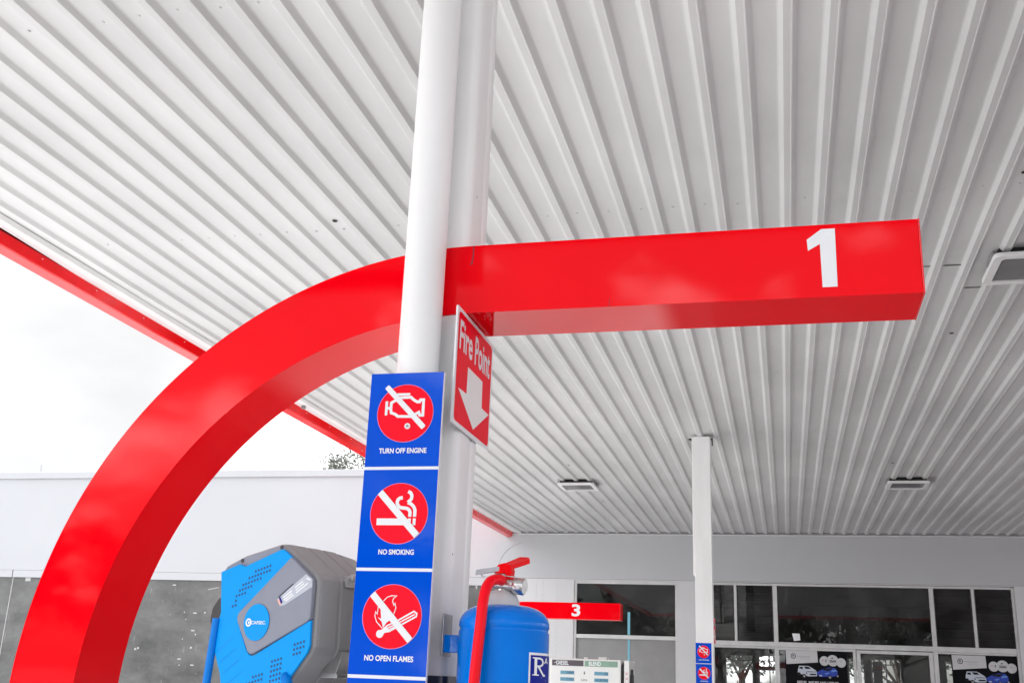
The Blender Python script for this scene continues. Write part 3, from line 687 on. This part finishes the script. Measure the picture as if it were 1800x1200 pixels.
R1 = Frame((vx, EY - .012, vz), (1, 0, 0), (0, 0, 1), (0, -1, 0))
m.prism(R1, [(-.017, .036), (-.010, .050), (.004, .054), (.016, .050), (.019, .040), (.017, .022), (.024, .006), (.016, .004), (.008, .020), (.006, .034), (-.012, .033), (-.016, .030)], -.024, .004)
m.build("valve_bracket", lever_red, t, bevel=.0015)
m = MB()
a0 = Vector((vx - .002, EY, vz + .050)); a1 = Vector((vx + .036, EY + .055, vz + .074))
dd = (a1 - a0); qq = Vector((0.55, -.83, 0)).normalized() * 0
lv = [(vx - .008, EY - .014, vz + .049), (vx + .012, EY - .016, vz + .047), (vx + .045, EY + .028, vz + .066), (vx + .040, EY + .040, vz + .0715), (vx + .022, EY + .036, vz + .072)]
m.add(lv + [(x, y, z - .009) for x, y, z in lv], [(0, 1, 2, 3, 4), (9, 8, 7, 6, 5)] + [(i, 5 + i, 5 + (i + 1) % 5, (i + 1) % 5) for i in range(5)])
m.build("squeeze_lever", lever_red, t, bevel=.0012)
m = MB()
hv = [(vx - .006, EY - .016, vz + .047), (vx - .002, EY + .006, vz + .049), (vx - .048, EY - .012, vz + .041), (vx - .051, EY - .030, vz + .037)]
m.add(hv + [(x, y, z - .0095) for x, y, z in hv], [(0, 1, 2, 3), (7, 6, 5, 4)] + [(i, 4 + i, 4 + (i + 1) % 4, (i + 1) % 4) for i in range(4)])
m.build("carry_handle", handle_grey, t, bevel=.001)
m = MB()
ring_c = Vector((vx - .026, EY - .020, vz + .030))
m.tube([ring_c + Vector((.015 * math.cos(a * math.pi / 10), .004 * math.sin(a * math.pi / 10), .0055 * math.sin(a * math.pi / 10))) for a in range(21)], .0011, 8)
m.tube([(vx - .012, EY - .018, vz + .030), (vx + .028, EY - .020, vz + .026)], .0012, 8)
m.build("safety_pin", alu, t)
m = MB(); m.tube([(vx - .009, EY - .01, vz + .046), (vx - .0075, EY - .01, vz + .058), (vx - .001, EY - .01, vz + .070), (vx + .008, EY - .01, vz + .080), (vx + .020, EY - .01, vz + .088), (vx + .036, EY - .01, vz + .0945)], .0006, 6); m.build("seal_wire", steel, t)
m = MB()
hp = [(vx + .001, EY - .016, vz + .0185), (vx - .001, EY - .040, vz + .0190), (vx - .010, EY - .062, vz + .0135), (vx - .0145, EY - .078, vz - .0020), (vx - .0155, EY - .092, vz - .028), (vx - .0160, EY - .101, vz - .070), (vx - .0185, EY - .105, vz - .12), (vx - .0220, EY - .106, vz - .18), (vx - .026, EY - .104, vz - .30), (vx - .020, EY - .102, vz - .55)]
def smooth(P_, n=8):
    o = []
    V = [Vector(p) for p in P_]
    for i in range(len(V) - 1):
        p0, p1, p2, p3 = V[max(0, i - 1)], V[i], V[i + 1], V[min(len(V) - 1, i + 2)]
        for j in range(n):
            s = j / n; o.append(.5 * ((2 * p1) + (p2 - p0) * s + (2 * p0 - 5 * p1 + 4 * p2 - p3) * s * s + (3 * p1 - p0 - 3 * p2 + p3) * s ** 3))
    o.append(V[-1]); return o
m.tube(smooth(hp), .0102, 18); m.build("discharge_hose", hose_red, t)
# printed label wrapped on the cylinder
m = MB()
def cyl_pt(a, z, off): return (EX + (ER + off) * math.cos(a), EY + (ER + off) * math.sin(a), z)
class Cyl:
    def __init__(s, a0): s.a0 = a0
    def p(s, u, v, n=0.0):
        a = s.a0 + 1.55 * u / ER; return Vector(cyl_pt(a, v, n))
Ff = Cyl(math.radians(-42.5))
def cpatch(m, F, u0, u1, v0, v1, n, mi):
    k = 20; vs = []
    for i in range(k + 1):
        u = u0 + (u1 - u0) * i / k; vs += [F.p(u, v0, n), F.p(u, v1, n)]
    m.add(vs, [(2 * i, 2 * i + 2, 2 * i + 3, 2 * i + 1) for i in range(k)], mi, True)
lt = EYE + .056
cpatch(m, Ff, 0, .084, lt - .20, lt, .0004, 0)
cpatch(m, Ff, .0024, .0816, lt - .1975, lt - .0045, .0008, 1)
m.stroke(Ff, [(.0105, lt - .0095), (.0105, lt - .0395)], .0045, .0013, 2)
for vv in (lt - .0092, lt - .0398): m.stroke(Ff, [(.0052, vv), (.0108, vv), (.0162, vv)], .0020, .0014, 2)
m.stroke(Ff, [(.0105, lt - .0100), (.0180, lt - .0100), (.0225, lt - .0120), (.0245, lt - .0165), (.0235, lt - .0210), (.0190, lt - .0240), (.0115, lt - .0245)], .0034, .0015, 2)
m.stroke(Ff, [(.0150, lt - .0245), (.0205, lt - .0330), (.0260, lt - .0405), (.0300, lt - .0405)], .0036, .0016, 2)
m.stroke(Ff, [(.0285, lt - .0190), (.0330, lt - .0095), (.0375, lt - .0190)], .0022, .0015, 2); m.stroke(Ff, [(.0300, lt - .0160), (.0360, lt - .0160)], .0016, .0016, 2)
for i in range(5):
    m.stroke(Ff, [(.022 + (.010 if i % 2 else 0), lt - .0445 - i * .0052), (.06, lt - .0445 - i * .0052)], .0018, .0014, 2)
m.build("label_sheet", [sign_white, label_navy, sign_white], t)
m = MB()
m.box(-.652, -.648, 2.062, 2.12, EYE + .045, EYE + .125); m.box(-.650, -.617, 2.070, 2.11, EYE + .052, EYE + .085, 1)
m.build("wall_bracket", [steel, ext_blue], t, bevel=.0012)

# ------------------------------------------------------------------ fuel dispenser
t = thing("fuel_dispenser", "white fuel dispenser with dark DIESEL and green BLEND headers below the shop window", "fuel pump", (-1.85, 10.55, .13))
F = Frame((-2.19, 10.4, EYE + .245), (1, 0, 0), (0, 0, 1), (0, -1, 0))
m = MB(); m.fbox(F, 0, .68, -1.6, 0, -.42, 0); m.build("cabinet", pump_white, t, bevel=.012)
m = MB(); m.fbox(F, .71, .758, -1.6, -.002, -.40, -.01); m.build("side_panel", pump_white, t, bevel=.006)
m = MB(); m.fbox(F, .69, .712, -1.6, -.03, -.38, -.03); m.build("inner_frame", black_pl, t, bevel=.004); m = MB(); m.fbox(F, .76, .79, -.36, -.13, -.12, -.06); m.fbox(F, .765, .785, -.131, -.08, -.10, -.07); m.fbox(F, .758, .80, -.50, -.33, -.14, -.04)
m.build("nozzle", black_pl, t, bevel=.004)
m = MB(); m.fbox(F, .30, .34, 0, .018, -.2, -.15); m.build("top_fitting", pump_white, t, bevel=.004); m = MB(); m.fbox(F, .45, .53, 0, .022, -.25, -.1); m.build("top_fitting", pump_white, t, bevel=.004)
m = MB(); m.fbox(F, .022, .325, -.068, -.016, .0005, .003); hd = m.build("header_panel", hdr_dark, t)
m = MB(); m.text(F, "DIESEL", .064, -.060, .182, -.023, .0036, 0, bold=.02); m.stroke(F, [(.045, -.044), (.056, -.038), (.068, -.038)], .004, .0036); m.build("lettering", sign_white, hd)
m = MB(); m.fbox(F, .336, .650, -.068, -.016, .0005, .003); hd = m.build("header_panel", hdr_green, t)
m = MB(); m.text(F, "BLEND", .376, -.060, .490, -.023, .0036, 0, bold=.02); m.build("lettering", sign_white, hd)
for i, (u0, v0, dg_) in enumerate(((.105, -.145, "1888"), (.430, -.145, "28"), (.105, -.205, "1201"), (.430, -.205, "418.190"))):
    m = MB(); m.fbox(F, u0, u0 + .132, v0, v0 + .032, .0005, .003)
    ww = .016 * len(dg_); m.text(F, dg_, u0 + .128 - ww, v0 + .006, u0 + .126, v0 + .026, .0036, 1, bold=.01); m.build("price_display", [lcd, lcd_dark], t)
m = MB(); m.text(F, "$", .328, -.142, .342, -.114, .0015, 0, bold=.02); m.text(F, "Litre", .308, -.200, .362, -.178, .0015, 0)
m.build("lettering", ink, t)
m = MB(); m.fbox(F, .03, .655, -.60, -.225, .0005, .002); m.build("keypad_panel", pump_white, t)
m = MB(); G = Frame(F.p(.734, -.12, -.009), F.U, F.V, F.N)
for c in (0, -.045, -.09): m.stroke(G, [(-.014, c + .012), (.014, c - .014)], .003, .001); m.stroke(G, [(-.014, c - .014), (.014, c + .012)], .003, .0014)
m.build("warning_marks", ink_red, t)

# ------------------------------------------------------------------ shop building
bl_ = thing("shop_building", "long flat-roofed white shop building with glazed front behind the forecourt", "building", (-5, W, 0))
def wall_grid(m, x0, x1, z0, z1, opens, y, depth, mi=0):
    xs = sorted({x0, x1, *[o[0] for o in opens], *[o[1] for o in opens]}); zs = sorted({z0, z1, *[o[2] for o in opens], *[o[3] for o in opens]})
    for a, b in zip(xs[:-1], xs[1:]):
        for c, d in zip(zs[:-1], zs[1:]):
            mx_, mz_ = (a + b) / 2, (c + d) / 2
            if any(o[0] < mx_ < o[1] and o[2] < mz_ < o[3] for o in opens): continue
            m.add([(a, y, c), (b, y, c), (b, y, d), (a, y, d)], [(0, 1, 2, 3)], mi)
    for (a, b, c, d) in opens:
        m.add([(a, y, c), (b, y, c), (b, y + depth, c), (a, y + depth, c)], [(0, 1, 2, 3)], mi); m.add([(a, y, d), (b, y, d), (b, y + depth, d), (a, y + depth, d)], [(3, 2, 1, 0)], mi)
        m.add([(a, y, c), (a, y, d), (a, y + depth, d), (a, y + depth, c)], [(3, 2, 1, 0)], mi); m.add([(b, y, c), (b, y, d), (b, y + depth, d), (b, y + depth, c)], [(0, 1, 2, 3)], mi)
ZT = EYE + 1.77
m = MB()
# upper band in sheets with fine joints
m.box(-30, 14, W, W + .3, ZT + .003, EYE + 3.60)
m.build("upper_wall", wall_white, bl_)
m = MB(); m.box(-30.05, 14.05, W - .05, W + .34, EYE + 3.60, EYE + 3.735); m.build("parapet_cap", wall_white, bl_, bevel=.01)
m = MB()
xs = [-4.72, -4.218, -4.095, -3.84, -3.60]
opens = [(-3.545, -1.76, .1, EYE + 1.745), (-1.215, 3.545, .05, EYE + 1.755)]
wall_grid(m, -4.76, 14, 0, ZT, opens, W + .008, .18)
for gx in (-4.218, -4.095, -3.84, 3.70): m.box(gx - .006, gx + .006, W + .0065, W + .012, 0, ZT - .01, 1)
m.build("lower_wall", [wall_lower, screw_w], bl_)
m = MB(); m.box(-30, 14, W + .25, W + .32, 0, ZT); 
REAR = [(-1.35, -.72, 1.1, 2.32), (-.62, -.12, 1.1, 2.32), (1.30, 1.66, 1.1, 2.32), (1.78, 2.42, 1.1, 2.32), (3.3, 4.3, 1.1, 2.32)]
# roof slab, end and rear walls and interior of the shop
m = MB(); m.box(-30, 14, W + .3, W + 7, EYE + 3.3, EYE + 3.5); m.build("roof_slab", roof_sheet, bl_)
m = MB(); wall_grid(m, -30, 14, 0, EYE + 3.3, REAR, W + 6.8, .2); m.box(-30, -29.8, W + .31, W + 6.79, 0, EYE + 3.3); m.box(13.8, 14, W + .31, W + 6.79, 0, EYE + 3.3)
m.box(-29.7, 13.7, W + .31, W + 6.7, EYE + 1.9, EYE + 1.95); m.box(-4.9, -4.75, W + .25, W + 6.7, .01, EYE + 1.9)
m.build("inner_wall", room_grey, bl_)
for (a, b, c, d) in REAR:
    m = MB(); m.box(a, a + .03, W + 6.85, W + 6.9, c, d); m.box(b - .03, b, W + 6.85, W + 6.9, c, d); m.box(a + .029, b - .029, W + 6.85, W + 6.9, d - .03, d); m.box(a + .029, b - .029, W + 6.85, W + 6.9, c, c + .03); m.box((a + b) / 2 - .012, (a + b) / 2 + .012, W + 6.85, W + 6.9, c + .029, d - .029)
    m.box(a + .029, b - .029, W + 6.86, W + 6.89, 2.18, 2.20)
    m.build("rear_window_frame", frame_grey, bl_)
m = MB(); m.box(-.60, -.14, W + 6.5, W + 6.55, 1.98, 2.06); m.build("shop_banner", red_fascia, bl_)
m = MB(); m.box(1.80, 1.98, W + 6.4, W + 6.46, .9, 2.24, 0); m.box(1.795, 1.985, W + 6.39, W + 6.395, 2.06, 2.15, 1); m.build("shop_pillar", [sign_white, red_fascia], bl_)
m = MB()
rs = random.Random(5)
shc = [mat("goods_white", (.8, .8, .8), .6), mat("goods_red", (.5, .02, .02), .6), mat("goods_teal", (.03, .22, .28), .6), mat("goods_grey", (.16, .16, .16), .7)]
for sx in (-1.1, .3, 1.3, 2.5):
    for sz in (.5, .95, 1.3):
        m.box(sx, sx + .9, W + 1.2, W + 1.6, sz, sz + .03, 3)
        xx = sx + .02
        while xx < sx + .82:
            ww = rs.uniform(.06, .16); hh = rs.uniform(.15, .34); m.box(xx, xx + ww, W + 1.22, W + 1.4, sz + .032, sz + hh, rs.choice([0, 0, 1, 2, 3, 3])); xx += ww + .01
m.build("shelving", shc, bl_)

# dusty left glazing
for i, (a, b) in enumerate(((-29.9, -20.02), (-20.0, -14.96), (-14.94, -9.92), (-9.90, -4.775))):
    m = MB(); m.box(a, b, W + .05, W + .06, .35, EYE + 1.66); 
    wnd = m.build("display_window", dusty, bl_)
    m = MB(); m.box(a + .0, b - .0, W + .004, W + .048, EYE + 1.63, ZT + .001); m.build("window_frame", wall_white, wnd, bevel=.004)
    m = MB(); m.box(a, b, W + .01, W + .12, 0, .35); m.build("plinth", wall_lower, wnd)
m = MB(); m.box(-14.956, -14.944, W + .046, W + .056, .35, EYE + 1.66); m.build("joint_strip", screw_w, bl_)
m = MB()
Fw = Frame((0, W + .048, 0), (1, 0, 0), (0, 0, 1), (0, -1, 0))
for (x, z) in [(-11.05, 2.54), (-10.82, 2.53), (-10.62, 2.54), (-11.0, 2.41), (-10.82, 2.21), (-10.76, 2.14), (-11.02, 2.05), (-10.82, 1.9), (-11.02, 1.58), (-10.75, 1.59), (-11.03, 1.69), (-11.33, 3.04), (-11.99, 1.84), (-11.93, 1.86)]:
    if random.random() < .5: m.disc(Fw, (x, z), random.uniform(.010, .022), 0, 0, 10)
    else: m.fbox(Fw, x - .04, x + .03, z - .012, z + .01, 0, .002)
m.fbox(Fw, -14.66, -14.54, 3.06, 3.15, 0, .004); m.poly(Fw, [(-5.38, 3.20), (-5.28, 3.20), (-5.30, 3.12), (-5.32, 3.06)], .001)
m.poly(Fw, [(-10.62, 2.96), (-10.40, 3.00), (-10.38, 3.015), (-10.60, 2.975)], .001)
for i in range(30):
    x, z = random.uniform(-16, -8), random.uniform(1.4, 3.1); r_ = random.uniform(.004, .011); m.disc(Fw, (x, z), r_, 0, 0, 6)
m.build("paint_spots", mat("dull_paint_spots", (0.5, 0.5, 0.5), 0.8), bl_)["kind"] = "stuff"

# windows of the shop front
def bars(m, lst, y0, y1, mi=0):
    for (a, b, c, d) in lst: m.box(a, b, y0, y1, c, d, mi)
zh = EYE + 1.745
def pane_obj(par, a, b, c, d, mat_=None, y=None):
    y = y or W + .08
    m = MB(); m.box(a, b, y, y + .008, c, d); return m.build("pane", mat_ or glass, par)
# left window
m = MB(); z0 = .1
bars(m, [(-3.545, -3.50, z0, zh), (-1.80, -1.76, z0, zh), (-3.499, -1.801, zh - .045, zh), (-3.499, -1.801, EYE + .785, EYE + .85), (-3.499, -1.801, z0, .2)], W + .03, W + .13)
wd = m.build("window", frame_grey, bl_, bevel=.006)
pane_obj(wd, -3.50, -1.80, EYE + .85, zh - .045); pane_obj(wd, -3.50, -1.80, .2, EYE + .785, mat('grey_pane', (0.27, 0.27, 0.27), 0.35, noise=.2, nscale=1.2))  # lower pane is an opaque mottled grey
# right window: louvres and transom lights above, doors below
m = MB(); zb = EYE + .73; zt_ = EYE + .81
bars(m, [(-1.215, -1.185, .05, zh), (3.50, 3.545, .05, zh), (-1.184, 3.499, zh - .03, zh + .005), (-1.184, 3.499, zb, zt_)], W + .03, W + .13)
bars(m, [(-.185, -.115, zt_, zh - .031), (2.27, 2.335, zt_, zh - .031)], W + .031, W + .13)
bars(m, [(-.82, -.775, zt_, zh - .031), (2.905, 2.95, zt_, zh - .031)], W + .04, W + .12)
bars(m, [(-.185, -.115, .06, zb - .001), (1.045, 1.09, .06, zb - .001), (2.265, 2.335, .06, zb - .001)], W + .031, W + .13)
bars(m, [(-.114, 1.044, zb - .04, zb - .001), (-1.184, -.186, zb - .03, zb - .001), (2.336, 3.499, zb - .03, zb - .001)], W + .04, W + .12)
wd2 = m.build("window_frame", frame_grey, bl_, bevel=.006)
blade_edge = mat('ground_glass_edge', (0.34, 0.34, 0.34), 0.5)
for (a, b) in ((-1.185, -.82), (-.775, -.185), (2.335, 2.905), (2.95, 3.50)):
    m = MB(); n_ = 7; hh = (zh - .03 - zt_) / n_
    for i in range(n_):
        z = zt_ + i * hh
        F = Frame((a, W + .09, z), (1, 0, 0), (0, -.18, 1), (0, -1, -.18)); m.fbox(F, 0.02, b - a - .02, 0, hh * 1.06, 0, .005)
        m.fbox(F, 0.022, b - a - .022, -.005, .005, .0052, .0085, 2)
        m.box(a + .004, a + .018, W + .06, W + .11, z + .01, z + hh - .01, 1); m.box(b - .018, b - .004, W + .06, W + .11, z + .01, z + hh - .01, 1)
    m.build("louvre_blades", [glass_blade, black_pl, blade_edge], wd2)
pane_obj(wd2, -.115, 2.27, zt_, zh - .03)
pane_obj(wd2, -1.185, -.185, .06, zb - .03); pane_obj(wd2, -.115, 1.045, .06, zb - .04); pane_obj(wd2, 2.335, 3.50, .06, zb - .03)
m = MB(); bars(m, [(1.10, 1.16, .06, zb - .01), (2.20, 2.26, .06, zb - .01), (1.161, 2.199, zb - .06, zb - .01), (1.161, 2.199, .06, .2), (1.161, 2.199, 1.0, 1.06)], W + .035, W + .10)
dr = m.build("door", frame_grey, bl_, bevel=.005); pane_obj(dr, 1.16, 2.20, 1.06, zb - .06, y=W + .07); pane_obj(dr, 1.16, 2.20, .2, 1.0, y=W + .07)
m = MB(); m.tube([(1.19, W - .02, 1.0), (1.19, W - .02, 1.4)], .012, 10); m.build("handle", alu, dr)
# white paper scrap on the transom glass
m = MB(); Fg = Frame((0, W + .075, 0), (1, 0, 0), (0, 0, 1), (0, -1, 0)); m.poly(Fg, [(.105, 2.455), (.225, 2.455), (.232, 2.35), (.130, 2.335)], 0); m.poly(Fg, [(.12, 2.448), (.21, 2.448), (.215, 2.44), (.12, 2.44)], .001, 0)
o = m.build("paper_notice", sign_white); tag(o, "small white paper stuck low on the wide transom pane", "notice")
o.location = (0, 0, 0)
m = MB(); Fg = Frame((0, W + .074, 0), (1, 0, 0), (0, 0, 1), (0, -1, 0)); m.fbox(Fg, -2.615, -2.572, EYE + .855, EYE + 1.235, 0, .003); m.fbox(Fg, -2.61, -2.575, EYE + .28, EYE + .78, 0, .003)
o = m.build("blue_strip", strip_blue); tag(o, "upright light blue strip on the window right of arm 3", "tape")  # two thin light blue strips laid on the panes
# roof rod
m = MB(); m.tube([(-14.85, W + .2, EYE + 3.7), (-14.87, W + .2, EYE + 3.93)], .012, 8); o = m.build("roof_rod", steel); tag(o, "short thin metal rod sticking up from the roof at far left", "rod")

# ------------------------------------------------------------------ posters
def make_poster(label, x):
    t = thing("poster", label, "poster", (x + .475, W + .07, 1.0), "black car insurance posters on the shop glass")
    F = Frame((x, W + .072, EYE + .695), (1, 0, 0), (0, 0, 1), (0, -1, 0))
    K = .00079; T_ = lambda q: [((a - 100) * K, -(b - 235) * K * 1.03) for a, b in q]
    m = MB(); m.fbox(F, 0, .965, -1.25, 0, -.003, 0); m.build("poster_sheet", poster_black, t)
    m = MB(); m.poly(F, T_([(112, 238), (742, 238), (752, 462), (122, 512)]), .001)
    m.disc(F, T_([(880, 430)])[0], 95 * K, .001, 0, 32); m.disc(F, T_([(1045, 420)])[0], 112 * K, .002, 0, 32); m.disc(F, T_([(1210, 455)])[0], 93 * K, .001, 0, 32)
    m.ring(F, T_([(265, 352)])[0], 38 * K, 52 * K, .002, 1, 24); m.disc(F, T_([(262, 348)])[0], 17 * K, .002, 1, 12)
    for (a, b, y, wd_) in ((345, 600, 355, 8), (390, 590, 375, 5), (400, 600, 408, 4)): m.stroke(F, T_([(a, y), (b, y)]), wd_ * K, .002, 2)
    c = T_([(980, 455), (1115, 405)]); m.text(F, "ZINARA", c[0][0], c[0][1], c[1][0], c[1][1], .003, 1, bold=.03)
    m.poly(F, T_([(1015, 370), (1035, 362), (1060, 362), (1050, 378), (1030, 388)]), .003, 1)
    m.ring(F, T_([(900, 420)])[0], 12 * K, 24 * K, .002, 1, 16, -2, 1.8); m.stroke(F, T_([(835, 418), (870, 418)]), 12 * K, .002, 3); m.stroke(F, T_([(1185, 440), (1200, 425), (1215, 440)]), 5 * K, .002, 1)
    m.build("printed_panels", [poster_white, ink, mat("poster_grey", (.3, .3, .3), .5), ink_red], t)
    m = MB()
    m.poly(F, T_([(345, 690), (345, 620), (372, 535), (560, 535), (610, 560), (700, 615), (722, 650), (720, 725), (560, 735), (500, 722), (440, 700)]), .001, 0)
    m.poly(F, T_([(465, 548), (560, 548), (606, 590), (500, 592)]), .002, 1); m.poly(F, T_([(380, 560), (440, 552), (450, 600), (375, 590)]), .002, 1)
    m.poly(F, T_([(500, 640), (715, 640), (715, 650), (560, 652)]), .002, 1); m.poly(F, T_([(590, 680), (710, 680), (700, 708), (570, 708)]), .002, 1); m.disc(F, T_([(515, 672)])[0], 14 * K, .002, 1, 10)
    m.disc(F, T_([(368, 690)])[0], 30 * K, .0025, 1, 16); m.disc(F, T_([(466, 730)])[0], 42 * K, .0025, 1, 16); m.disc(F, T_([(468, 732)])[0], 22 * K, .003, 4, 12)
    m.poly(F, T_([(722, 645), (840, 585), (960, 552), (1080, 560), (1130, 620), (1130, 700), (1040, 725), (780, 735), (730, 700)]), .001, 2)
    m.poly(F, T_([(825, 605), (880, 572), (1000, 562), (1050, 572), (960, 620)]), .002, 1); m.poly(F, T_([(870, 670), (950, 645), (970, 660), (900, 690)]), .002, 3); m.poly(F, T_([(1010, 600), (1100, 590), (1120, 620), (1010, 640)]), .002, 3)
    m.poly(F, T_([(765, 700), (822, 700), (822, 722), (768, 722)]), .002, 0); m.disc(F, T_([(975, 738)])[0], 38 * K, .0025, 1, 16); m.disc(F, T_([(975, 738)])[0], 24 * K, .003, 4, 12); m.disc(F, T_([(1128, 712)])[0], 18 * K, .003, 4, 12)
    m.build("printed_cars", [car_white, ink, car_blue, mat("car_highlight", (.12, .25, .65), .5), mat("wheel_rim_print", (.3, .3, .3), .5)], t)
    m = MB(); c = T_([(325, 895), (1140, 822)]); m.text(F, "REFUEL, INSURE AND LICENSE", c[0][0], c[0][1], c[1][0], c[1][1], .001, 0, bold=.03); m.build("lettering", poster_white, t)
    return t
make_poster("black poster with two cars on the glass left of the door", -.02)
make_poster("black poster with two cars on the glass right of the door", 2.53)

# ------------------------------------------------------------------ trees
def tree(x, y, z0, hgt, rad, label, seed, nleaf=5200, lsz=.09, spread=.5):
    r = random.Random(seed); t = thing("leafy_tree", label, "tree", (x, y, z0), "trees round the forecourt")
    m = MB(); limbs = []
    top = hgt * .55
    m.tube([(x, y, z0), (x + .1, y, z0 + top * .5), (x + .05, y + .1, z0 + top)], [hgt * .035, hgt * .026, hgt * .018], 10)
    for i in range(11):
        a = r.uniform(0, 6.28); e = r.uniform(.3, 1.2); ln = rad * r.uniform(.6, 1.0)
        s = Vector((x + .05, y, z0 + top * r.uniform(.6, 1))); d = Vector((math.cos(a) * math.cos(e), math.sin(a) * math.cos(e), math.sin(e)))
        mid = s + d * ln * .5 + Vector((0, 0, .1)); en = s + d * ln
        m.tube([s, mid, en], [hgt * .012, hgt * .008, hgt * .003], 6); limbs.append((mid, en))
    m.build("trunk", bark, t)
    cl = []
    for i in range(46):
        a, e = r.uniform(0, 6.28), r.uniform(-.5, 1.5); q = rad * r.uniform(.35, 1.0)
        cl.append((Vector((x + q * math.cos(a) * math.cos(e), y + q * math.sin(a) * math.cos(e), z0 + hgt * .66 + q * .75 * math.sin(e))), rad * r.uniform(.12, .30)))
    m = MB(); vs, fs = [], []
    for i in range(nleaf):
        c, cr_ = r.choice(cl); p = c + Vector((r.gauss(0, spread), r.gauss(0, spread), r.gauss(0, spread * .84))) * cr_
        u = Vector((r.gauss(0, 1), r.gauss(0, 1), r.gauss(0, 1))).normalized(); v_ = u.orthogonal().normalized(); s_ = lsz * r.uniform(.5, 1.2); b = len(vs)
        vs += [p - u * s_, p + v_ * s_ * .45, p + u * s_, p - v_ * s_ * .45]; fs.append((b, b + 1, b + 2, b + 3))
    m.add(vs, fs); m.build("crown", leaf_a, t)
tree(-1.5, 37.0, 0, 4.7, 2.6, "leafy tree seen through the shop's rear windows", 77, 5000, .11)
tree(3.3, 36.0, 0, 4.6, 2.4, "second leafy tree seen through the right-hand rear shop windows", 78, 5000, .11)
tree(-9.25, 24.0, 0, 8.9, 1.5, "grey-green treetop showing above the shop roof beside the sign strip", 4, 17000, .042, spread=.45)
for i, (x, y, hh) in enumerate(((-27, -30, 6.5), (-21, -33, 7.5), (-15, -30, 6.5), (-9.5, -34, 8), (-4, -31, 7.5), (1, -30, 8), (6.5, -33, 8.5), (12, -31, 7.5), (18, -33, 8))):
    tree(x, y, 0, hh, 3.4, "leafy roadside tree behind the viewer, mirrored in the red arch", 20 + i, 4200, .27)
